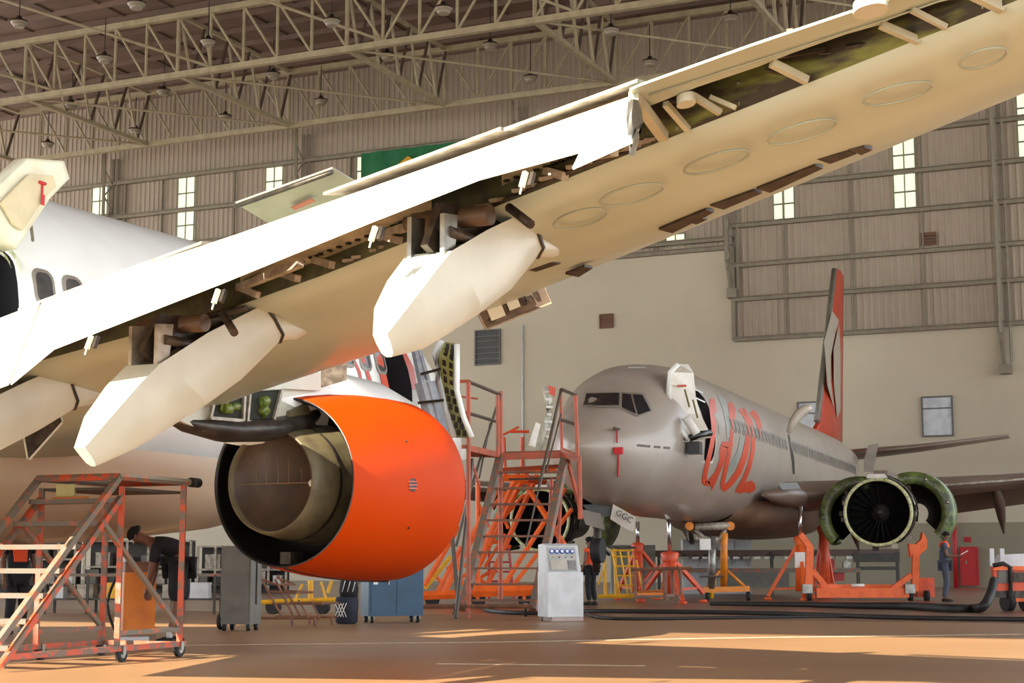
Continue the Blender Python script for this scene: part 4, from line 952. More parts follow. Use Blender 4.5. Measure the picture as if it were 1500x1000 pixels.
# engines with cowls open
fanb = M('fan blade', (44, 42, 42), .4, .6); ringm = M('fan case flange', (206, 208, 160), .35, c2=(176, 182, 120), ns=6)
cowlg = M('open cowl green', (104, 124, 62), .45, c2=(60, 66, 42), ns=4, lo=.38, hi=.62, coat=.2)
def eng2(yc, zc, x0=12.9):
    c = Vector((x0, yc, zc)); ax = (1, 0, 0)
    m = MB(); m.lathe(c, ax, [(0, .9), (-.03, .93), (-.03, .985), (.03, 1.0), (.12, .98), (.12, .9)], 48); rg = m.obj('fan_case_flange', ringm, C2)
    m = MB()
    for k in range(28): a = k * math.pi / 14; m.box(c + Vector((-.04, .955 * math.sin(a), .955 * math.cos(a))), (.03, .05, .05))
    m.obj('flange_bolts', steel, rg)['kind'] = 'stuff'
    m = MB(); m.lathe(c, ax, [(.1, .98), (.5, 1.0), (1.0, .98), (1.3, .8), (2.4, .62), (3.6, .5), (3.6, .1)], 40); ca = m.obj('engine_core', darkm, C2)
    m = MB(); m.lathe(c, ax, [(0, .9), (.5, .89), (.7, .88), (.75, .02)], 40); m.obj('fan_duct', blackp, ca)
    m = MB(); m.lathe(c, ax, [(.1, .01), (.15, .08), (.4, .24), (.5, .27)], 20); sp_ = m.obj('spinner', M('spinner', (60, 58, 56), .35, .4), ca)
    m = MB(); m.path([c + Vector((.12 + t * .012, (.02 + t * .009) * math.sin(t * .7), (.02 + t * .009) * math.cos(t * .7))) for t in range(9)], .012, 4); m.obj('spinner_swirl', paper, sp_)
    for k in range(24):
        a = k * math.pi / 12; r = Vector((0, math.sin(a), math.cos(a))); tn = Vector((0, math.cos(a), -math.sin(a)))
        m = MB(); P = [c + r * .25 + tn * .03 + Vector((.48, 0, 0)), c + r * .87 + tn * .1 + Vector((.42, 0, 0)), c + r * .87 - tn * .06 + Vector((.6, 0, 0)), c + r * .25 - tn * .03 + Vector((.6, 0, 0))]
        m.slab(P, .012); m.obj('fan_blade', fanb, ca)
    rn = random.Random(5)
    for k in range(7):
        a0 = rn.uniform(0, 6); m = MB(); m.path([c + Vector((.2 + k * .13, (1.02 + .03 * (k % 3)) * math.sin(a0 + t * .25), (1.02 + .03 * (k % 3)) * math.cos(a0 + t * .25))) for t in range(8)], .025, 5); m.obj('engine_pipe', steel if k % 2 else darkm, ca)
    for k in range(9):
        a = rn.uniform(.4, 5.9); m = MB(); m.box(c + Vector((rn.uniform(.15, .8), 1.06 * math.sin(a), 1.06 * math.cos(a))), (.2, .18, .14)); m.obj('accessory_box', (darkm, alum, greend)[k % 3], ca)
    m = MB(); P = [c + Vector((-.02, a, b)) for a, b in ((-.3, .98), (.3, .98), (.25, 1.1), (-.22, 1.1))]; m.slab(P, .1, (1, 0, 0)); m.obj('mount_fitting', paper, ca)
    m = MB(); m.box(c + Vector((2.6, 0, 1.05)), (3.6, .4, .4)); m.obj('pylon', M('hazed wing paint'), ca)
    # cowl halves swung up and out
    for s_, sh in ((-1, 0.62), (1, .32)):
        cc = c + Vector((.5, s_ * (sh + .3), (.0 if s_ < 0 else -.1))); a0, a1 = (-.35, 2.35) if s_ > 0 else (-2.35, .35)
        m = MB(); pr = [(0, .82), (-.04, .98), (-.02, 1.12), (.06, 1.18), (.7, 1.2), (1.5, 1.12), (1.5, 1.05), (.7, 1.1), (.2, .86), (0, .82)]
        u = Vector((0, 1, 0)); n = 20; rings = []
        for t, r in pr: rings.append([cc + Vector((t, r * math.sin(a0 + (a1 - a0) * k / n), r * math.cos(a0 + (a1 - a0) * k / n))) for k in range(n + 1)])
        m.loft(rings, False, False); cw = m.obj('open_cowl', [cowlg], C2, 'open green-lined engine cowl half')
        m = MB(); rings = []
        for t, r in ((.08, .9), (.5, .95), (1.3, .95), (1.35, .3)): rings.append([cc + Vector((t, r * math.sin(a0 + (a1 - a0) * k / n), r * math.cos(a0 + (a1 - a0) * k / n))) for k in range(n + 1)])
        m.loft(rings, False, False); m.obj('dark_gap_shell', [blackp], cw)  # black shell added so the space inside the cowl looks dark
        for k in range(9):
            a = a0 + (a1 - a0) * (k + .5) / 9; m = MB(); m.sph(cc + Vector((-.03, 1.02 * math.sin(a), 1.02 * math.cos(a))), .035 if k % 3 else .06, 6, 4); m.obj('cowl_latch', steel, cw)
eng2(-4.83, 1.6); eng2(5.55, 1.48)

# ------------------------------------------------------------------ ground equipment
Z = Vector((0, 0, 1))
def bar1(name, mt, par, p, q, r, n=6, label=None):
    m = MB(); m.bar(p, q, r, n); return m.obj(name, mt, par, label)
def path1(name, mt, par, pts, r, n=7): m = MB(); m.path(pts, r, n); return m.obj(name, mt, par)
def box1(name, mt, par, c, d, a=0, label=None):
    m = MB(); m.box(c, d, ax_yaw(a)); return m.obj(name, mt, par, label)
def caster(par, p, r=.08, a=0, mt=None):
    X, Y_, _ = ax_yaw(a); m = MB(); c = Vector((p[0], p[1], r)); m.bar(c - X * .025, c + X * .025, r, 16); wh = m.obj('caster_wheel', rubber, par)
    m = MB(); m.bar(c - X * .028, c + X * .028, r * .5, 12); m.obj('wheel_hub', steel, wh)
    m = MB(); m.box((p[0] - .0, p[1], r * 1.6), (.09, .05, r * 1.2), ax_yaw(a)); m.obj('caster_fork', mt or steel, wh); return wh

# --- big worn steps at the left edge
foot = onz(0, 985); A_ = Vector((.39, .92, 0)).normalized(); B_ = Vector((-.92, .39, 0)).normalized()
t = thing('maintenance_steps', 'worn orange and grey wheeled steps at the left edge of the floor', 'steps', foot)
H = 1.93; run = 1.76; Wd = 1.05; plat = 1.15
def sp_(a, b, z): return foot + A_ * a + B_ * b + Z * z
for b_ in (0, Wd):
    for (p, q, r, mt) in ((sp_(0, b_, .06), sp_(run, b_, H - .22), .035, wornor), (sp_(-.05, b_, .28), sp_(run - .03, b_, H), .036, worngr)):
        m = MB(); m.bar(p, q, r, 4); m.obj('stringer', mt, t)
    bar1('post', wornor, t, sp_(run + plat, b_, .12), sp_(run + plat, b_, H), .035, 4)
    bar1('post', wornor, t, sp_(run + .02, b_, .12), sp_(run + .02, b_, H - .1), .032, 4)
    bar1('base_rail', wornor, t, sp_(.1, b_, .14), sp_(run + plat + .1, b_, .14), .034, 4)
    bar1('lower_rail', worngr, t, sp_(run, b_, .3), sp_(run + plat, b_, .3), .028, 4)
    bar1('brace', worngr, t, sp_(run * .82, b_, H * .76), sp_(run + plat - .05, b_, .34), .028, 4)
    bar1('platform_rail', worngr, t, sp_(run - .05, b_, H), sp_(run + plat + .12, b_, H), .042, 6)
    for a_ in (run + .1, run + plat): caster(t, sp_(a_, b_, 0), .075, math.atan2(A_.y, A_.x) + math.pi / 2)
nst = 7
for k in range(nst):
    u = (k + .9) / (nst + .4); m = MB(); c = sp_(run * u, Wd / 2, H * u * .93); m.box(c, (.19, Wd - .04, .05), (A_, B_, Z)); m.obj('tread', M('worn dark tread', (92, 84, 74), .6, c2=(140, 78, 54), ns=9, lo=.55, hi=.66), t)
for a_ in (run - .05, run + plat + .05): bar1('cross_rail', wornor, t, sp_(a_, 0, H), sp_(a_, Wd, H), .042, 6)
m = MB(); m.box(sp_(run + plat / 2, Wd / 2, H - .12), (plat, Wd - .08, .03), (A_, B_, Z)); m.obj('platform', M('steps platform', (70, 58, 48), .7), t)
m = MB(); m.bar(sp_(run + plat + .1, -.02, H), sp_(run + plat + .26, -.02, H), .055, 12); m.obj('rubber_bumper', rubber, t)
m = MB(); m.box(sp_(run + .0, Wd * .68, H - .13), (.03, .24, .13), (A_, B_, Z)); m.obj('label_plate', M('pale label', (176, 166, 110), .6), t)
m = MB(); m.box(sp_(run + .0, Wd * .62, H - .24), (.03, .46, .08), (A_, B_, Z)); m.obj('orange_plate', M('amber plate', (206, 116, 40), .6), t)
bar1('cross_rail', wornor, t, sp_(run + plat, 0, .14), sp_(run + plat, Wd, .14), .03, 4)

# --- people
def skin_obj(name, pts, edges, mt, par, sub=2):
    me = bpy.data.meshes.new(name); me.from_pydata([p for p, r in pts], edges, []); me.materials.append(mt)
    o = bpy.data.objects.new(name, me); COL.objects.link(o)
    bm = bmesh.new(); bm.from_mesh(me); ly = bm.verts.layers.skin.verify(); bm.verts.ensure_lookup_table()
    for v, (p, r) in zip(bm.verts, pts):
        rr = r if isinstance(r, tuple) else (r, r); v[ly].radius = rr; v[ly].use_root = (v.index == 0)
    bm.to_mesh(me); bm.free()
    md = o.modifiers.new('skin', 'SKIN'); md.use_smooth_shade = True; md2 = o.modifiers.new('sub', 'SUBSURF'); md2.levels = sub; md2.render_levels = sub
    me2 = bpy.data.meshes.new_from_object(o.evaluated_get(bpy.context.evaluated_depsgraph_get())); o.modifiers.clear(); o.data = me2; me2.name = name
    if not me2.materials: me2.materials.append(mt)
    me2.polygons.foreach_set('use_smooth', [True] * len(me2.polygons))
    if par is not None:
        o.parent = par
        if par.type == 'EMPTY': o.matrix_parent_inverse = Matrix.Translation(-par.location)
    return o
def person(label, J, shirt, trouser, short=False, hair=hairm, look=None, sleeve=.55, bulk=1.0):
    base = Vector(((J['anL'][0] + J['anR'][0]) / 2, (J['anL'][1] + J['anR'][1]) / 2, 0))
    t = thing('person', label, 'person', base); J = {k: Vector(v) for k, v in J.items()}
    P = [(J['pelvis'], (.15, .11)), (J['waist'], (.13, .10)), (J['chest'], (.16, .115)), (J['neck'], .055), (J['head'] - (J['head'] - J['neck']).normalized() * .045, (.07, .075)), (J['head'] + (J['head'] - J['neck']).normalized() * .07, (.075, .085))]
    E = [(0, 1), (1, 2), (2, 3), (3, 4), (4, 5)]
    def add(p, r, fr): P.append((p, r)); E.append((fr, len(P) - 1)); return len(P) - 1
    for s in 'LR':
        a = add(J['sh' + s], .058, 2); a = add(J['el' + s], .042, a); a = add(J['wr' + s], .028, a)
        d = (J['wr' + s] - J['el' + s]).normalized(); h = J.get('hd' + s) or (J['wr' + s] + d * .08); a = add(h, (.034, .02), a)
        dd = (h - J['wr' + s]).normalized(); sd_ = dd.cross(Z); sd_ = sd_.normalized() if sd_.length > .1 else Vector((1, 0, 0)); nn = sd_.cross(dd)
        for k, ln in enumerate((.062, .075, .07, .055)):
            f0 = add(h + dd * .035 + sd_ * (.026 - .0175 * k), .0095, a); f1 = add(P[f0][0] + dd * ln * .55 - nn * .012, .0085, f0); add(P[f1][0] + dd * ln * .4 - nn * .03, .0075, f1)
        f0 = add(J['wr' + s] + dd * .045 + sd_ * .035, .011, a); add(P[f0][0] + (dd * .6 + sd_ * .5).normalized() * .045 - nn * .02, .009, f0)
        a = add(J['hip' + s], .09, 0); a = add(J['kn' + s], .058, a); a = add(J['kn' + s].lerp(J['an' + s], .35), .056, a); a = add(J['an' + s], .036, a); add(J['toe' + s], .032, a)
    body = skin_obj('body', P, E, skinm, t)
    up = J['head'] - J['neck']; up.normalize(); fd = Vector(look or (0, -1, 0)).normalized(); rt = fd.cross(up).normalized(); fd = up.cross(rt).normalized(); hc = J['head'] + up * .02
    m = MB(); m.loft([[hc + up * (z_ * .12) - fd * .018 + (rt * math.cos(k * math.pi / 6) * .088 + fd * math.sin(k * math.pi / 6) * .1) * r - (fd * .03 if z_ < .2 else Vector()) for k in range(12)] for z_, r in ((-.15, .8), (.15, 1.0), (.5, 1.0), (.85, .72), (1.02, .1))], True, True); m.obj('hair', hair, t)
    for s_ in (-1, 1):
        m = MB(); m.sph(hc + fd * .082 + rt * s_ * .03 + up * .0, .011, 8, 6); m.obj('eye', paper, t)
        m = MB(); m.sph(hc + rt * s_ * .08, (.016, .016, .028), 8, 6); m.obj('ear', skinm, t)
    m = MB(); m.bar(hc + fd * .085 + up * .01, hc + fd * .105 - up * .02, .01, 6, .014); m.obj('nose', skinm, t)
    m = MB(); m.bar(hc + fd * .088 - up * .045 - rt * .02, hc + fd * .088 - up * .045 + rt * .02, .006, 6); m.obj('mouth', M('lips', (90, 50, 44), .6), t)
    # clothes
    K = bulk; P = [(J['pelvis'], (.165 * K, .135 * K)), (J['waist'], (.155 * K, .13 * K)), (J['chest'], (.185 * K, .145 * K)), (J['neck'].lerp(J['chest'], .4), .085)]; E = [(0, 1), (1, 2), (2, 3)]
    for s in 'LR':
        a = add(J['sh' + s], .075, 2); a = add(J['sh' + s].lerp(J['el' + s], min(1, sleeve)), .062, a)
        if sleeve > 1: add(J['wr' + s] - (J['wr' + s] - J['el' + s]).normalized() * .02, .042, a)
    skin_obj('shirt', P, E, shirt, t)
    P = [(J['pelvis'], (.175 * K, .142 * K))]; E = []
    for s in 'LR':
        a = add(J['hip' + s], .112 * K, 0)
        if short: add(J['hip' + s].lerp(J['kn' + s], 1.0), .1 * K, a)
        else: a = add(J['kn' + s], .08, a); add(J['an' + s] + Z * .02, .066, a)
    skin_obj('shorts' if short else 'trousers', P, E, trouser, t)
    for s in 'LR':
        d = (J['toe' + s] - J['an' + s]); d.z = 0; d.normalize(); c = J['an' + s] + d * .06; m = MB(); n = Vector((-d.y, d.x, 0))
        m.loft([[Vector((c.x, c.y, 0)) + d * u + n * (.045 * w_ * math.cos(k * math.pi / 5)) + Z * max(0.002, h_ * (.5 + .5 * math.sin(k * math.pi / 5))) for k in range(10)] for u, w_, h_ in ((-.13, .6, .07), (-.09, .9, .1), (0, 1, .1), (.1, 1.05, .07), (.16, .6, .04))]); m.obj('shoe', shoem, t)
        if short: m = MB(); m.bar(J['an' + s] + Z * .0, J['an' + s] + Z * .07, .042, 10); m.obj('sock', sockm, t)
    return t
def W_(px, py, Y): return at(px, py, Y)
Yp = 21.0   # bending mechanic behind the steps
J = dict(pelvis=W_(264, 818, Yp), waist=W_(256, 800, Yp - .02), chest=W_(235, 797, Yp - .05), neck=W_(217, 792, Yp - .1), head=W_(201, 786, Yp - .12),
         shL=W_(229, 804, Yp - .22), shR=W_(229, 801, Yp + .18), elL=W_(221, 836, Yp - .26), elR=W_(228, 836, Yp + .14), wrL=W_(216, 858, Yp - .24), wrR=W_(222, 858, Yp + .08),
         hipL=W_(262, 828, Yp - .12), hipR=W_(264, 828, Yp + .12), knL=W_(258, 884, Yp - .12), knR=W_(266, 883, Yp + .1), anL=W_(248, 932, Yp - .16), anR=W_(262, 928, Yp + .12), toeL=W_(232, 941, Yp - .16), toeR=W_(250, 936, Yp + .12))
for k in ('anL', 'anR'): J[k].z = .085
for k in ('toeL', 'toeR'): J[k].z = .04
person('person in dark shirt and shorts bending over the ochre cabinet behind the steps', J, navy, navy, short=True, look=(-.8, -.1, -.8), sleeve=.7, bulk=1.22)
def stand(label, px, py0, H_, shirt, tr, face, arms='down', hold=None, **kw):
    g = onz(px, py0); f = Vector((face[0], face[1], 0)).normalized(); r = Vector((f.y, -f.x, 0)); s = H_ / 1.75
    def q(a, b, c): return g + (r * a + f * b + Z * c) * s
    J = dict(pelvis=q(0, 0, .96), waist=q(0, -.02, 1.12), chest=q(0, -.01, 1.36), neck=q(0, .02, 1.5), head=q(0, .06, 1.62), shL=q(-.2, 0, 1.42), shR=q(.2, 0, 1.42), hipL=q(-.09, 0, .92), hipR=q(.09, 0, .92),
             knL=q(-.1, .03, .5), knR=q(.1, .03, .5), anL=q(-.11, -.02, .09), anR=q(.11, -.04, .09), toeL=q(-.12, .13, .04), toeR=q(.12, .11, .04))
    if arms == 'read': J.update(elL=q(-.24, .06, 1.14), elR=q(.24, .06, 1.14), wrL=q(-.1, .3, 1.14), wrR=q(.1, .3, 1.14))
    else: J.update(elL=q(-.25, .0, 1.13), elR=q(.25, 0, 1.13), wrL=q(-.25, .1, .9), wrR=q(.25, .1, .9))
    t = person(label, J, shirt, tr, look=(f.x, f.y, -.35), **kw); return t, q, f, r
t, q, f, r = stand('person in grey blue overalls with orange collar reading papers beside the engine stand', 1386, 881, 1.95, gblue, gblue, (.85, -.25), 'read', sleeve=.55, bulk=1.12)
m = MB(); m.loft([[q(0, .0, 1.5 - dz) + (r * math.cos(k * math.pi / 6) * a + f * math.sin(k * math.pi / 6) * a * .9) for k in range(12)] for dz, a in ((0, .09), (.06, .14), (.14, .17))], True, False); m.obj('orange_collar', vest, t)
m = MB(); m.slab([q(a, b, c) for a, b, c in ((-.12, .4, 1.16), (.12, .4, 1.16), (.12, .58, 1.26), (-.12, .58, 1.26))], .02); o = m.obj('papers', paper); tag(o, 'white papers in the hands of the worker in overalls', 'paper')
t, q, f, r = stand('person in dark clothes and orange vest working behind the white test cart', 866, 886, 1.72, vest, navy, (-.6, .5), sleeve=.3)
t, q, f, r = stand('person in dark clothes with orange chest panel behind the left steps', 22, 928, 1.62, navy, navy, (.5, -.7), sleeve=.6)
m = MB(); m.slab([q(a, .14, c) for a, c in ((-.1, 1.14), (.1, 1.14), (.13, 1.34), (-.11, 1.36))], .03); m.obj('orange_vest', vest, t)

# --- ochre cabinet with hose under the mechanic's hands
g = onz(200, 938); t = thing('service_cabinet', 'ochre orange service cabinet under the bending mechanic', 'cabinet', g)
box1('body', cabor, t, g + Z * .5, (.42, .4, .82), .35)
m = MB(); m.box(g + Z * .98, (.4, .36, .14), ax_yaw(.35)); m.obj('top', rustst, t)
box1('side_trim', worngr, t, g + Vector((-.0, 0, .06)), (.46, .44, .06), .35)
m = MB(); m.path([g + Vector((-.26 - .12 * math.sin(k * math.pi / 9), -.1, .12 + .75 * k / 9)) for k in range(10)], .02, 7); m.obj('hose', hosem, t)
g2 = onz(196, 944); o = box1('foot_block', cartw, None, g2 + Z * .05, (.36, .2, .1), .3); o.name = 'white_box'; tag(o, 'small white box on the floor below the ochre cabinet', 'box')
# --- grey rolling tool cabinet
g = onz(347, 924); g.y += .3; t = thing('tool_cabinet', 'tall grey wheeled tool cabinet left of the orange engine', 'cabinet', g)
Hc = 1.2; box1('body', greyc, t, g + Z * (Hc / 2 + .1), (.5, .42, Hc), -.25)
X, Yv, _ = ax_yaw(-.25)
for z0, z1 in ((.16, .34), (.36, .58), (.6, .8), (.82, 1.02), (1.04, 1.24)):
    m = MB(); m.box(g + Yv * -.215 + Z * ((z0 + z1) / 2), (.45, .012, z1 - z0), (X, Yv, Z)); d = m.obj('drawer', greyc, t)
    m = MB(); m.box(g + Yv * -.23 + Z * (z1 - .03), (.3, .015, .015), (X, Yv, Z)); m.obj('handle', greyc, d)
for a, c in ((-.2, -.15), (.2, -.15), (.2, .15), (-.2, .15)): caster(t, g + X * a + Yv * c, .06, 0)
m = MB(); m.bar(g + X * -.3 + Z * .14 - Yv * .1, g + X * -.24 + Z * .14 - Yv * .1, .13, 20); m.obj('side_wheel', rubber, t)
m = MB(); m.bar(g + X * .26 + Z * .4, g + X * .26 + Z * 1.15, .012, 6); m.obj('side_cable', darkm, t)
# --- blue tool cart
g = onz(572, 912); g.y += .25; t = thing('tool_cart', 'blue steel tool cart on casters under the engine', 'cart', g); X, Yv, _ = ax_yaw(.35)
box1('body', blue, t, g + Z * .54, (1.0, .55, .84), .35)
m = MB(); m.box(g + Z * 1.0 + X * .0, (1.04, .58, .1), (X, Yv, Z)); m.obj('lid', blue, t)
for k in (-1, 1):
    m = MB(); m.box(g - Yv * .28 + X * .235 * k + Z * .52, (.44, .012, .72), (X, Yv, Z)); m.obj('door', blue, t)
m = MB(); m.box(g - Yv * .295 + X * -.38 + Z * .72, (.08, .008, .1), (X, Yv, Z)); m.obj('sticker', paper, t)
m = MB(); m.box(g - Yv * .295 + X * -.14 + Z * .7, (.02, .02, .07), (X, Yv, Z)); m.obj('latch', steel, t)
for a, c in ((-.42, -.2), (.42, -.2), (.42, .2), (-.42, .2)): caster(t, g + X * a + Yv * c, .06, .3)
# --- dark drum bag with white rope
g = onz(506, 914); g.y += .2; t = thing('equipment_bag', 'dark blue equipment bag laced with white rope beside the blue cart', 'bag', g)
m = MB(); bagm = M('dark blue canvas', (34, 38, 54), .8, c2=(24, 27, 40), ns=6, bump=.3)
m.loft([[g + Vector((r_ * math.cos(k * math.pi / 8), r_ * .8 * math.sin(k * math.pi / 8), z)) for k in range(16)] for z, r_ in ((.0, .15), (.03, .19), (.3, .2), (.42, .2), (.46, .18))]); m.obj('sack', bagm, t)
m = MB(); m.loft([[g + Vector((.02 + r_ * math.cos(k * math.pi / 8), .1 + r_ * .8 * math.sin(k * math.pi / 8), z)) for k in range(16)] for z, r_ in ((.4, .15), (.6, .17), (.78, .14), (.84, .05))]); m.obj('bundle', M('black canvas', (26, 26, 30), .8), t)
for k in range(3):
    for s_ in (-1, 1): path1('rope', paper, t, [g + Vector((-.14 + .05 * k + s_ * .05 * (u - 1), -.165 + abs(-.14 + .05 * k) * .1, .12 + .12 * u)) for u in (0, 1, 2)], .007, 5)
for k in range(3): path1('rope', paper, t, [g + Vector((-.08 + .09 * k, -.04, .55)), g + Vector((-.04 + .09 * k, -.05, .7)), g + Vector((-.02 + .09 * k, -.04, .8))], .008, 5)
# --- white gauge cart
g = onz(822, 910); g.y += .35; t = thing('test_cart', 'white pressure test cart with blue rimmed gauges standing on the floor line', 'cart', g); X, Yv, _ = ax_yaw(.32)
def cq(x, y, z): return g + X * x + Yv * y + Z * z
m = MB(); m.box(cq(-.02, -.05, .48), (.68, .56, .8), (X, Yv, Z)); m.obj('lower_cabinet', cartw, t)
prof = [(-.2, .86), (-.02, 1.36), (.1, 1.4), (.34, 1.38), (.34, .1), (-.2, .1)]
m = MB(); m.slab([cq(-.31, y, z) for y, z in prof], .64, X); m.obj('upper_housing', cartw, t)
nrm = (X.cross((cq(0, -.02, 1.36) - cq(0, -.2, .86)).normalized())); nrm = -nrm if nrm.dot(Yv) > 0 else nrm
ud = (cq(0, -.02, 1.36) - cq(0, -.2, .86)).normalized()
def pf(x, u, d=.01): return cq(x, -.2, .86) + ud * u + nrm * d
m = MB(); m.slab([pf(-.27, .04), pf(.27, .04), pf(.27, .5), pf(-.27, .5)], .01, nrm); fp = m.obj('gauge_panel', panelgr, t)
for k in range(5):
    m = MB(); c = pf(-.2 + .1 * k, .41, .022); m.bar(c, c + nrm * .02, .045, 16); gg = m.obj('gauge', gaugeb, fp)
    m = MB(); m.bar(c + nrm * .02, c + nrm * .024, .028, 14); m.obj('dial', paper, gg)
m = MB(); m.slab([pf(-.25, .06, .022), pf(.05, .06, .022), pf(.05, .24, .022), pf(-.25, .24, .022)], .01, nrm); m.obj('drawer_plate', M('beige plate', (190, 184, 170), .5), fp)
m = MB(); m.slab([pf(.09, .06, .022), pf(.24, .06, .022), pf(.24, .24, .022), pf(.09, .24, .022)], .01, nrm); m.obj('switch_block', M('switch block grey', (140, 136, 134), .5, ns=30, c2=(100, 98, 98)), fp)
for k in range(4): m = MB(); c = pf(-.18 + .12 * k, .3, .022); m.bar(c, c + nrm * .02, .014, 8); m.obj('knob', (yellow, redp, steel, redp)[k], fp)
m = MB(); m.box(cq(.02, -.08, .04), (.6, .5, .07), (X, Yv, Z)); m.obj('plinth', M('plinth', (176, 156, 148), .5), t)
for a, c in ((-.25, -.2), (.26, -.2), (.26, .25), (-.25, .25)): caster(t, cq(a, c, 0), .05, .3)
# --- small rusty steps and yellow dolly behind the engine
def pxf(name, label, cat, base, Y, depth, lines, dirv=None, group=None):
    """frame built from tube members at depth Y, repeated at Y+depth where double"""
    g = onz(*base); t = thing(name, label, cat, g, group); dv = dirv or Vector((.3, .95, 0)).normalized()
    for nm, mt, a, c, r, dbl in lines:
        for k in ((0, 1) if dbl else (0,)):
            p, q = at(a[0], a[1], Y) + dv * depth * k, at(c[0], c[1], Y) + dv * depth * k
            bar1(nm, mt, t, p, q, r, 6)
        if dbl == 2: bar1('cross_member', mt, t, at(c[0], c[1], Y), at(c[0], c[1], Y) + dv * depth, r, 6)
    return t, dv
Yk = 27.0
t, dv = pxf('small_steps', 'small rusty wheeled steps behind the grey tool cabinet', 'steps', (430, 915), Yk, .7, [
    ('stringer', rustst, (380, 842), (413, 903), .022, 1), ('stringer', rustst, (403, 848), (432, 906), .022, 0), ('stringer', rustst, (437, 878), (453, 905), .018, 0), ('stringer', rustst, (456, 880), (468, 905), .018, 0),
    ('rail', rustst, (378, 846), (405, 856), .02, 2), ('base_rail', rustst, (376, 905), (468, 905), .025, 1), ('tread', rustst, (398, 884), (470, 884), .02, 2), ('tread', rustst, (390, 866), (432, 868), .02, 2), ('leg', rustst, (428, 904), (427, 919), .03, 1), ('leg', rustst, (461, 904), (462, 917), .03, 1)])
t, dv = pxf('axle_stand', 'bright yellow tow dolly frame under the orange engine', 'stand', (455, 893), 32.0, .8, [
    ('beam', yellow, (370, 882), (490, 878), .05, 1), ('post', yellow, (455, 850), (455, 880), .055, 0), ('arm', yellow, (443, 855), (433, 878), .03, 0), ('arm', yellow, (470, 852), (478, 878), .03, 0), ('arm', yellow, (486, 850), (480, 868), .04, 0)])
for x in (398, 470): m = MB(); c = at(x, 889, 32); m.bar(c, c + dv * .15, .14, 16); m.obj('wheel', rubber, t)

# --- central access stairs (rusty orange) in front of the forward door
ro = rustor; Y0, Y1 = 31.0, 33.5
t = thing('access_platform', 'tall orange access platform with twin railings between the two airliners', 'platform', onz(700, 902))
def T(nm, mt, a, ya, c, yc, r, n=6): return bar1(nm, mt, t, at(a[0], a[1], ya), at(c[0], c[1], yc), r, n)
# left tower
T('post', ro, (686, 559), Y0, (686, 905), Y0, .045); T('post', ro, (733, 573), Y1, (733, 880), Y1, .05); T('post', ro, (729, 578), Y0, (729, 668), Y0, .035)
T('guard_rail', ro, (640, 560), Y0, (688, 558), Y0, .035); T('guard_rail', ro, (625, 606), Y0, (688, 604), Y0, .035)
T('guard_rail', railgr, (687, 559), Y0, (731, 577), Y1, .035); T('guard_rail', railgr, (687, 605), Y0, (730, 618), Y1, .035)
T('guard_rail', ro, (668, 580), Y0 + .4, (700, 584), Y0 + .4, .02)
m = MB(); m.slab([at(615, 652, Y0), at(686, 651, Y0), at(733, 662, Y1), at(660, 660, Y1 + .5)], .12, (0, 0, -1)); m.obj('deck', ro, t)
m = MB(); m.slab([at(655, 657, Y0 - .02), at(685, 657, Y0 - .02), at(685, 673, Y0 - .02), at(655, 673, Y0 - .02)], .03); m.obj('white_panel', paper, t)
# bridge and right tower
m = MB(); m.slab([at(733, 664, Y1), at(822, 661, Y1), at(826, 659, Y1 + 1.0), at(740, 661, Y1 + 1.0)], .14, (0, 0, -1)); m.obj('deck', ro, t)
m = MB(); m.slab([at(821, 657, Y1), at(846, 666, Y1 - .8), at(850, 666, Y1 + .4), at(826, 656, Y1 + 1.2)], .16, (0, 0, -1)); m.obj('deck', ro, t)
T('post', ro, (821, 570), Y1, (823, 660), Y1, .035); T('post', ro, (843, 579), Y1 - .8, (846, 668), Y1 - .8, .04)
T('guard_rail', railgr, (822, 570), Y1, (844, 579), Y1 - .8, .035); T('guard_rail', railgr, (822, 615), Y1, (845, 622), Y1 - .8, .035)
T('guard_rail', ro, (735, 688), Y1 + .6, (818, 683), Y1 + .6, .05); T('guard_rail', railgr, (745, 702), Y1 + .8, (815, 700), Y1 + .8, .025)
# stringers, handrails, treads
ln = (730, 668); rn_ = (826, 665)
T('stringer', worngr, (733, 668), Y1, (677, 893), Y1 - 1.6, .085, 4); T('stringer', worngr, (828, 668), Y1, (781, 893), Y1 - 1.6, .085, 4)
T('handrail', railgr, (733, 578), Y1 - .1, (688, 722), Y1 - 1.2, .03); T('handrail', railgr, (822, 570), Y1 - .1, (789, 716), Y1 - 1.2, .035); T('handrail', railgr, (718, 620), Y1 - .3, (702, 700), Y1 - 1.0, .02); T('handrail', railgr, (822, 605), Y1 - .1, (800, 690), Y1 - .8, .02)
T('handrail', railgr, (688, 722), Y1 - 1.2, (668, 800), Y1 - 1.4, .03); T('handrail', railgr, (789, 716), Y1 - 1.2, (770, 800), Y1 - 1.5, .02)
for k in range(9):
    u = (k + 1) / 9.6; x0 = 733 - 56 * u; x1 = 828 - 47 * u; y = 668 + 225 * u; Yt = Y1 - 1.6 * u
    m = MB(); m.box((at(x0, y, Yt) + at(x1, y, Yt)) / 2, ((at(x1, y, Yt) - at(x0, y, Yt)).length, .2, .04)); m.obj('tread', rustst, t)
T('leg', ro, (824, 668), Y1, (818, 800), Y1 - .2, .04); T('leg', ro, (830, 668), Y1, (850, 745), Y1, .05); T('leg', ro, (848, 668), Y1 - .5, (850, 760), Y1 - .6, .05); T('leg', ro, (808, 700), Y1 + .8, (800, 880), Y1 + .8, .04)
T('leg', railgr, (692, 672), Y0 + .4, (668, 905), Y0 - .6, .04); T('leg', ro, (690, 672), Y0 + .6, (702, 710), Y0 + .6, .03); T('leg', railgr, (660, 760), Y0, (672, 890), Y0, .045)
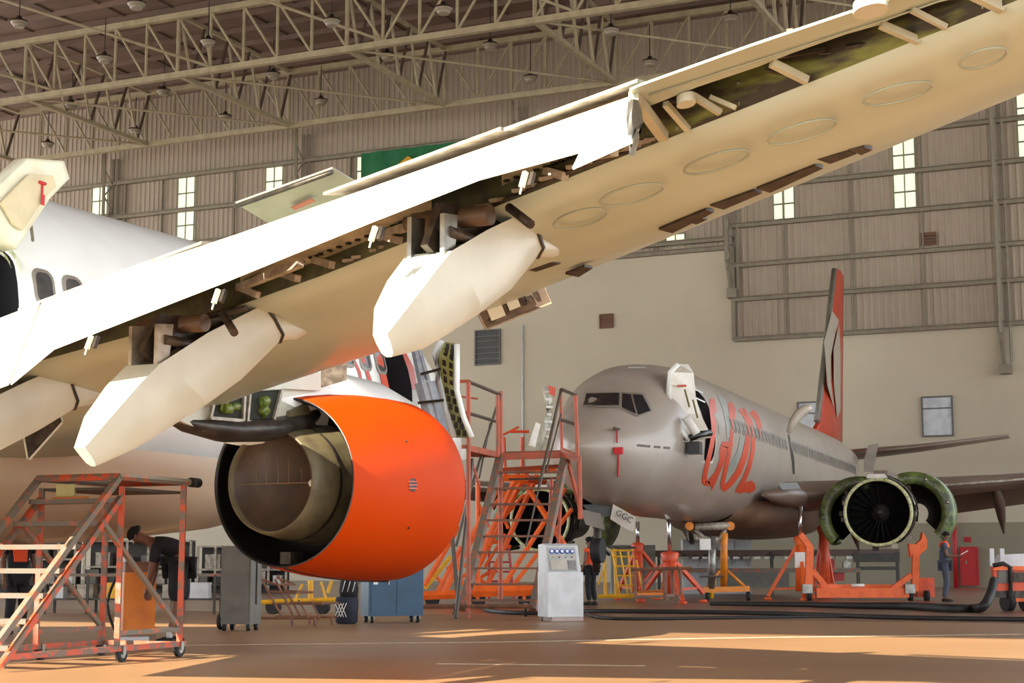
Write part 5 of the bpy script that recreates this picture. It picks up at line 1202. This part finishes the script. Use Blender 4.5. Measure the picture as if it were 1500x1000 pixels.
T('base_rail', rustst, (620, 888), Y0, (780, 888), Y0, .05); T('base_rail', rustst, (665, 895), Y0, (668, 905), Y0, .04)
caster(t, onz(667, 905), .14); caster(t, onz(770, 903), .12)
# --- bright orange lattice dock behind
Yo = 40.0
t, dv = pxf('lattice_dock', 'bright orange lattice work dock behind the access platform', 'dock', (720, 878), Yo, 1.6, [
    ('base_beam', brightor, (693, 866), (776, 864), .16, 1), ('base_beam', brightor, (620, 872), (680, 870), .12, 1),
    ('column', brightor, (744, 684), (650, 868), .09, 1), ('column', brightor, (760, 690), (680, 866), .08, 1), ('column', brightor, (700, 705), (700, 866), .06, 0),
    ('brace', brightor, (772, 712), (828, 800), .08, 0), ('brace', brightor, (828, 715), (735, 862), .07, 0), ('brace', brightor, (838, 745), (748, 862), .06, 0),
    ('top_beam', brightor, (728, 700), (770, 700), .1, 2), ('rail', brightor, (738, 690), (815, 688), .06, 0), ('brace', brightor, (705, 760), (740, 720), .05, 1), ('brace', brightor, (690, 790), (720, 800), .05, 1), ('brace', brightor, (680, 830), (712, 780), .05, 1),
    ('brace', brightor, (668, 850), (700, 830), .05, 1), ('brace', brightor, (655, 830), (690, 866), .05, 1), ('brace', brightor, (640, 845), (660, 870), .05, 1), ('brace', yellow, (622, 862), (660, 815), .06, 0), ('brace', brightor, (622, 858), (672, 770), .08, 0), ('brace', brightor, (700, 736), (716, 772), .05, 1), ('brace', brightor, (640, 868), (676, 800), .06, 0), ('post', redor, (765, 640), (765, 690), .05, 0), ('post', redor, (738, 640), (740, 690), .04, 0), ('rail', redor, (748, 632), (775, 632), .04, 0), ('brace', redor, (730, 640), (760, 625), .03, 0)])
for x in (632, 700, 768): m = MB(); c = at(x, 880, Yo); c.z = .17; m.bar(c, c + dv * .12, .17, 16); m.obj('wheel', rubber, t)
for x in (632, 700, 768): c = at(x, 870, Yo); m = MB(); m.bar(c, Vector((c.x, c.y, .17)), .05, 6); m.obj('wheel_leg', brightor, t)
t, dv = pxf('red_ladder', 'narrow red ladder seen between the stair treads', 'ladder', (735, 866), 44.0, .5, [
    ('rail', redp, (716, 790), (716, 881), .04, 0), ('rail', redp, (744, 790), (753, 881), .04, 0)] + [('rung', redp, (716, 795 + k * 14), (745 + k, 795 + k * 14), .025, 0) for k in range(5)])
# --- yellow step ladder, rust table, tripod jacks under the far airliner
t, dv = pxf('yellow_ladder', 'yellow wheeled step ladder under the far airliner nose', 'ladder', (912, 876), 44.5, 1.2, [
    ('rail', yellow, (896, 806), (908, 872), .03, 0), ('rail', yellow, (908, 806), (920, 872), .03, 0), ('rail', yellow, (920, 806), (925, 868), .03, 0), ('post', yellow, (885, 800), (887, 872), .045, 1), ('brace', yellow, (887, 828), (876, 856), .03, 0), ('rail', yellow, (932, 820), (942, 868), .03, 0),
    ('base_beam', yellow, (876, 873), (942, 873), .055, 1), ('top_rail', yellow, (894, 806), (928, 806), .03, 0)] + [('rung', yellow, (898 + k * 3, 815 + k * 14), (930 + k, 815 + k * 14), .028, 0) for k in range(5)])
m = MB(); m.slab([at(890, 800, 44.5), at(920, 800, 44.5), at(920, 800, 44.5) + dv, at(890, 800, 44.5) + dv], .05, (0, 0, -1)); m.obj('top_step', darkm, t)
t, dv = pxf('work_table', 'rusty two-level trolley table beside the red jack', 'table', (953, 884), 41.5, .9, [
    ('leg', rustst, (930, 836), (931, 878), .04, 1), ('leg', rustst, (974, 835), (975, 880), .05, 1), ('leg', rustst, (997, 833), (997, 872), .04, 0), ('top_rail', rustst, (924, 834), (1003, 832), .05, 1), ('shelf_rail', worngr, (928, 874), (975, 873), .045, 2)])
m = MB(); m.slab([at(926, 832, 41.5), at(975, 832, 41.5), at(1003, 831, 42.4), at(940, 831, 42.4)], .05, (0, 0, -1)); m.obj('table_top', rustst, t)
m = MB(); m.slab([at(932, 868, 41.5), at(972, 868, 41.5), at(975, 864, 42.3), at(936, 864, 42.3)], .14, (0, 0, -1)); m.obj('shelf_tray', cabor, t)
def jack(label, base, Y, top, foot3, rod, mt=redor, body=.12, kind='tripod_jack'):
    g = onz(base[0], base[1]); t = thing(kind, label, 'jack', g)
    T_ = at(top[0], top[1], Y)
    m = MB(); m.bar(T_, Vector((T_.x, T_.y, .25)), body, 14, body * 1.3); m.obj('cylinder', mt, t)
    m = MB(); m.lathe(T_ + Z * .0, Z, [(-.25, body * 1.2), (-.05, body * 1.5), (.0, body * 1.1), (.02, .03)], 14); m.obj('collar', mt, t)
    m = MB(); R_ = at(rod[0], rod[1], Y); m.bar(T_, R_, .055, 12); m.obj('ram', chrome, t)
    for (x, y, dy) in foot3:
        F_ = at(x, y, Y + dy); F_.z = max(.05, F_.z); bar1('leg', mt, t, T_ - Z * .1, F_, .06, 4); bar1('leg_tie', mt, t, Vector((T_.x, T_.y, .35)), F_.lerp(T_, .12), .035, 4)
        m = MB(); m.bar((F_.x, F_.y, 0), (F_.x, F_.y, .08), .11, 12); m.obj('foot_pad', mt, t)
    return t
t = jack('red orange tripod jack with tall chrome ram under the far nose', (981, 882), 43.5, (981, 808), ((938, 874, 1.0), (1030, 868, .8), (1000, 880, -1.0)), (979, 745), body=.17)
m = MB(); m.bar(at(979, 745, 43.5), at(977, 722, 43.5), .04, 8); m.bar(at(976, 722, 43.5), at(983, 712, 43.5), .06, 6); m.obj('ram_head', darkm, t)
t = jack('short orange tripod jack left of the tall chrome ram', (934, 872), 46.5, (934, 795), ((905, 868, 1.0), (962, 835, 1.0), (940, 868, -.8)), (934, 764), body=.13)
# gear strut with yellow trestle
t = thing('landing_gear_stand', 'yellow trestle holding a silver landing gear strut by the red jack', 'stand', onz(1045, 880))
Yg = 45.0
def g1(nm, mt, a, c, r, n=8, dy=0): return bar1(nm, mt, t, at(a[0], a[1], Yg), at(c[0], c[1], Yg + dy), r, n)
g1('strut', steel, (1044, 785), (1042, 862), .11, 14); g1('strut_piston', chrome, (1042, 820), (1042, 850), .08, 12)
g1('axle_beam', alum, (1018, 772), (1068, 770), .11, 8); g1('side_brace', alum, (1020, 788), (1052, 790), .08); g1('drag_brace', alum, (1018, 775), (1046, 800), .05); g1('drag_brace', alum, (1070, 766), (1046, 800), .05)
for x, y in ((1010, 770), (1070, 770)): m = MB(); m.bar(at(x, y, Yg - .1), at(x, y + 1, Yg + .2), .12, 12); m.obj('orange_cover', yelorn, t)
m = MB(); m.bar(at(1004, 770, Yg), at(1008, 792, Yg), .05, 6); m.obj('hanging_link', darkm, t)
m = MB(); m.box(at(1033, 797, Yg - .2), (.3, .1, .3)); m.obj('white_tag', paper, t)
g1('column', yelorn, (1061, 780), (1060, 858), .1, 8, .5); g1('base_beam', yelorn, (1030, 864), (1098, 862), .09, 4); g1('brace', yelorn, (1064, 834), (1092, 860), .04); g1('brace', yelorn, (1054, 836), (1036, 860), .04); g1('side_leg', yellow, (1046, 850), (1042, 876), .06)
for x in (1036, 1096): m = MB(); c = at(x, 873, Yg); m.bar(c - Vector((.05, 0, 0)), c + Vector((.05, 0, 0)), .13, 14); m.obj('wheel', rubber, t)
m = MB(); m.bar(at(1024, 844, Yg - .2), at(1060, 844, Yg - .2), .03, 6); m.obj('tow_pin', steel, t)
# wing jack and engine stand
t = jack('orange tripod jack holding the far wing root on a thin chrome ram', (1165, 878), 47.5, (1172, 785), ((1125, 873, .2), (1190, 860, 2.0), (1178, 876, -.8)), (1173, 741), mt=brightor, body=.13)
m = MB(); m.box(at(1172, 820, 47.2), (.3, .12, .45)); m.obj('white_instruction_plate', paper, t)
t = thing('engine_stand', 'large orange U-shaped engine cradle under the open far engine', 'stand', onz(1270, 878)); Ye = 46.3
def e1_(nm, mt, a, c, r, n=4, dy=0): return bar1(nm, mt, t, at(a[0], a[1], Ye), at(c[0], c[1], Ye + dy), r, n)
e1_('base_beam', brightor, (1195, 868), (1330, 868), .16); e1_('left_arm', brightor, (1186, 800), (1184, 862), .12); e1_('left_arm', brightor, (1172, 782), (1187, 802), .1); e1_('corner_brace', brightor, (1190, 835), (1212, 862), .09); e1_('corner_brace', brightor, (1335, 842), (1305, 864), .09)
e1_('right_arm', brightor, (1341, 812), (1340, 866), .11)
m = MB(); m.slab([at(x, y, Ye) for x, y in ((1332, 796), (1342, 797), (1350, 790), (1352, 779), (1358, 789), (1358, 803), (1348, 812), (1342, 818), (1334, 815))], .25); m.obj('saddle', brightor, t)
e1_('rear_beam', brightor, (1200, 860), (1330, 860), .1, 4, 1.2); m = MB(); m.box(at(1353, 860, Ye + .4), (.5, .5, .55)); m.obj('wheel_box', redor, t)
for x in (1182, 1332): m = MB(); m.box(at(x, 862, Ye - .1), (.28, .25, .25)); m.obj('caster_bracket', steel, t)
for x in (1184, 1332, 1356):
    m = MB(); c = onz(x, 879); c.y = Ye; c.x = gx(x, Ye); c.z = .15; m.bar(c - Vector((.06, 0, 0)), c + Vector((.06, 0, 0)), .15, 16); m.obj('wheel', rubber, t)
m = MB(); m.bar(at(1247, 857, Ye), at(1266, 857, Ye), .045, 8); m.obj('white_roller', paper, t)
t = jack('red tripod jack standing behind the open engine', (1208, 868), 52.0, (1206, 770), ((1190, 866, .6), (1222, 866, .6), (1206, 868, -.8)), (1207, 765), mt=redor, body=.14)
# long bench with shelves
t = thing('workbench', 'long dark steel workbench against the back behind the jacks', 'bench', onz(1160, 866)); Yb = 56.0
m = MB(); m.slab([at(960, 806, Yb), at(1318, 804, Yb), at(1318, 804, Yb + 1.4), at(960, 806, Yb + 1.4)], .22, (0, 0, -1)); m.obj('bench_top', M('bench top brown', (98, 74, 64), .5), t)
m = MB(); m.slab([at(1250, 810, Yb - .05), at(1318, 810, Yb - .05), at(1318, 823, Yb - .05), at(1250, 823, Yb - .05)], .05); m.obj('apron', benchm, t)
for x in (965, 1040, 1130, 1198, 1256, 1314): bar1('leg', benchm, t, at(x, 808, Yb), Vector((at(x, 808, Yb).x, Yb, 0)), .06, 4)
for y in (835,): bar1('shelf_rail', worngr, t, at(960, y, Yb), at(1260, y, Yb), .09, 4); bar1('shelf_rail', benchm, t, at(1256, 832, Yb), at(1314, 832, Yb), .07, 4)
for k in range(17): m = MB(); m.box(at(1003 + k * 15, 815, Yb + .1), (.22, .2, .16)); m.obj('pigeonhole_label', paper if k % 3 else alum, t)
m = MB(); m.slab([at(1066, 838, Yb - .1), at(1156, 838, Yb - .1), at(1156, 860, Yb - .1), at(1066, 860, Yb - .1)], .9, (0, 1, 0)); m.obj('drawer_unit', greyc, t)
for k, (x, y, s_, mt) in enumerate([(1215, 825, .3, redp), (1228, 843, .35, redp), (1240, 828, .25, steel), (1216, 845, .2, yellow), (1205, 826, .2, steel)]):
    m = MB(); c = at(x, y, Yb + .3); m.box(c, (s_, s_, s_)); m.box(c + Z * s_ * .6, (s_ * .4, s_ * .4, s_ * .2)); o = m.obj('parts_box', mt, t)
# pale cabinets behind the far nose
for i, (x0, x1, y0, mt, lb) in enumerate([(1000, 1100, 790, cartw, 'white equipment cases on the bench behind the landing gear stand'), (895, 960, 798, M('pale cabinet', (150, 150, 140), .5), 'pale grey cabinet behind the yellow ladder')]):
    Yc = 57.5; p = at((x0 + x1) / 2, y0, Yc); g = Vector((p.x, Yc, 0)); t = thing('storage_cabinet', lb, 'cabinet', g); w_ = at(x1, y0, Yc).x - at(x0, y0, Yc).x
    m = MB(); m.box((p.x, Yc + .3, p.z / 2), (w_, .6, p.z)); m.obj('body', mt, t)
    for k in range(4): m = MB(); m.box((p.x - w_ * .375 + w_ * .25 * k, Yc - .02, p.z * .5), (w_ * .23, .03, p.z * .9)); dd = m.obj('door', mt, t); m = MB(); m.box((p.x - w_ * .375 + w_ * .25 * k + w_ * .08, Yc - .05, p.z * .55), (.04, .03, .15)); m.obj('handle', steel, dd)
# shelving and benches at the far left under the near airliner
Yl = 60
for i, (x0, x1, y0, lb) in enumerate([(125, 280, 792, 'dark storage rack under the near fuselage behind the mechanic'), (290, 420, 800, 'grey storage rack behind the grey tool cabinet'), (-10, 112, 770, 'brown storage rack behind the left steps')]):
    p0, p1 = at(x0, y0, Yl), at(x1, y0, Yl); g = Vector(((p0.x + p1.x) / 2, Yl, 0)); t = thing('storage_rack', lb, 'rack', g); n = 5
    for k in range(n + 1):
        x = p0.x + (p1.x - p0.x) * k / n; bar1('upright', alum, t, (x, Yl, 0), (x, Yl, p0.z), .05, 4)
    for z in (.3, p0.z * .5, p0.z): m = MB(); m.box((g.x, Yl + .4, z), (p1.x - p0.x, .9, .07)); m.obj('shelf', (alum if z > .4 else benchm), t)
    m = MB(); m.box((g.x, Yl + .85, p0.z / 2), (p1.x - p0.x, .04, p0.z)); m.obj('back_panel', benchm, t)
    rr = random.Random(i)
    for k in range(9):
        s_ = rr.uniform(.25, .55); m = MB(); zz = (.3, p0.z * .5)[k % 2] + .04 + s_ / 2; m.box((p0.x + (p1.x - p0.x) * (k + .6) / 9.6, Yl + .3, zz), (s_ * 1.1, .5, s_)); m.box((p0.x + (p1.x - p0.x) * (k + .6) / 9.6, Yl + .3, zz + s_ / 2), (s_ * 1.15, .55, .03)); m.obj('stored_box', (greyc, alum, benchm, cartw, darkm)[k % 5], t)
Yl2 = 34; 
t = thing('long_trolley', 'long grey trolley table under the near fuselage behind the mechanic', 'trolley', onz(150, 880)); p0, p1 = at(60, 842, Yl2), at(322, 842, Yl2)
m = MB(); m.box(((p0.x + p1.x) / 2, Yl2 + .4, p0.z), (p1.x - p0.x, .8, .06)); m.obj('table_top', worngr, t)
for k in range(5): x = p0.x + .1 + (p1.x - p0.x - .2) * k / 4; bar1('leg', benchm, t, (x, Yl2, 0), (x, Yl2, p0.z), .03, 4); bar1('leg', benchm, t, (x, Yl2 + .75, 0), (x, Yl2 + .75, p0.z), .03, 4)
m = MB(); m.box(((p0.x + p1.x) / 2, Yl2 + .4, .3), (p1.x - p0.x, .7, .04)); m.obj('shelf', benchm, t)
for k, mt in enumerate((cartw, alum, yellow, greyc, alum, cartw)): m = MB(); s_ = .22 + .04 * (k % 3); x = p0.x + .3 + k * .6; m.box((x, Yl2 + .3, .32 + s_ / 2), (s_ * 1.3, .35, s_)); m.box((x, Yl2 + .3, .33 + s_), (s_ * 1.35, .37, .03)); m.obj('parts_bin', mt, t)
# hoses and orange tug on the right
def hose(pts, r, label):
    P = [onz(x, y) + Z * (r + z) for x, y, z in pts]; D = []
    for i in range(len(P) - 1):
        for k in range(6):
            t_ = k / 6; p_ = P[max(i - 1, 0)]; q_ = P[min(i + 2, len(P) - 1)]; a, c = P[i], P[i + 1]
            D.append(.5 * ((2 * a) + (c - p_) * t_ + (2 * p_ - 5 * a + 4 * c - q_) * t_ ** 2 + (3 * a - p_ - 3 * c + q_) * t_ ** 3))
    D.append(P[-1]); m = MB(); m.path(D, r, 8); o = m.obj('hose', hosem); o['label'] = label; o['category'] = 'hose'; return o
hose([(705, 890, .0), (722, 898, 0), (790, 901, 0), (870, 898, 0), (1000, 899, 0), (1150, 902, 0), (1330, 908, 0), (1600, 912, 0)], .045, 'thick black hose crossing the floor in front of the test cart')
hose([(860, 901, 0), (900, 908, 0), (1050, 907, 0), (1250, 905, 0), (1420, 909, 0), (1560, 910, 0)], .03, 'thin black hose along the floor right of the test cart')
hp_ = [onz(x, y) + Z * .085 for x, y in ((1040, 889), (1150, 890), (1250, 892), (1330, 893), (1390, 897), (1425, 897))]
hp_ += [at(1440, 888, 34.2), at(1450, 872, 34.6), at(1456, 850, 35.2)]
m = MB(); D = []
for i in range(len(hp_) - 1):
    for k in range(5):
        t_ = k / 5; p_ = hp_[max(i - 1, 0)]; q_ = hp_[min(i + 2, len(hp_) - 1)]; a, c = hp_[i], hp_[i + 1]
        D.append(.5 * ((2 * a) + (c - p_) * t_ + (2 * p_ - 5 * a + 4 * c - q_) * t_ ** 2 + (3 * a - p_ - 3 * c + q_) * t_ ** 3))
D.append(hp_[-1]); m.path(D, [.05 + .05 * min(1, k / 18) for k in range(len(D))], 10); o = m.obj('duct_hose', hosem); tag(o, 'fat black duct hose curling up to the orange ground unit', 'hose')
t = thing('ground_unit', 'orange ground power trailer with white top at the right edge', 'trailer', onz(1480, 900)); Yt = 36.0
m = MB()
P = [at(x, y, Yt) for x, y in ((1454, 830), (1560, 830), (1560, 865), (1457, 865))]; dvv = Vector((.25, .97, 0)) * 1.3
m.slab(P, .06, (0, -1, 0)); m.add([P[0], P[1], P[1] + dvv, P[0] + dvv], [(0, 1, 2, 3)]); m.add([P[0], P[3], P[3] + dvv, P[0] + dvv], [(0, 1, 2, 3)]); m.obj('housing', redor, t)
for q4 in ([(1462, 835), (1478, 835), (1478, 854), (1462, 854)], [(1484, 838), (1530, 838), (1530, 852), (1484, 852)]): m = MB(); m.slab([at(x, y, Yt - .08) for x, y in q4], .02, (0, -1, 0)); m.obj('grille', greyc if q4[0][0] < 1470 else darkm, t)
m = MB(); m.slab([at(x, y, Yt - .1) for x, y in ((1455, 829), (1560, 829), (1560, 835), (1455, 835))], .03, (0, -1, 0)); m.obj('top_trim', brightor, t)
bar1('chassis_rail', brightor, t, at(1480, 878, Yt), at(1560, 878, Yt), .05, 4); bar1('chassis_rail', darkm, t, at(1455, 870, Yt), at(1560, 870, Yt), .09, 4)
for x in (1472, 1500, 1545): m = MB(); c = at(x, 889, Yt); c.z = .2; m.bar(c, c + Vector((.15, .05, 0)), .2, 18); m.obj('wheel', rubber, t)
m = MB(); m.path([at(x, y, Yt - .15) for x, y in ((1455, 828), (1470, 825), (1480, 830), (1480, 870), (1482, 892))], .05, 7); m.obj('cable', hosem, t)
m = MB(); m.slab([at(x, y, Yt + .3) for x, y in ((1470, 812), (1560, 808), (1560, 830), (1462, 830))], .5, (0, 1, 0)); m.obj('white_top', cartw, t)
for x in (1450, 1465): m = MB(); m.slab([at(x, 803, Yt + .2), at(x + 6, 803, Yt + .2), at(x + 7, 829, Yt + .2), at(x + 1, 829, Yt + .2)], .06); m.obj('white_post', cartw, t)
# white flap fairing tip of the far side, far left
m = MB(); m.loft([[at(x, y, 19.5) + Vector((0, r_ * math.cos(k * math.pi / 4), r_ * math.sin(k * math.pi / 4))) for k in range(8)] for x, y, r_ in ((-30, 690, .14), (20, 712, .15), (58, 735, .05))]); m.obj('port_fairing', canoew, C1)
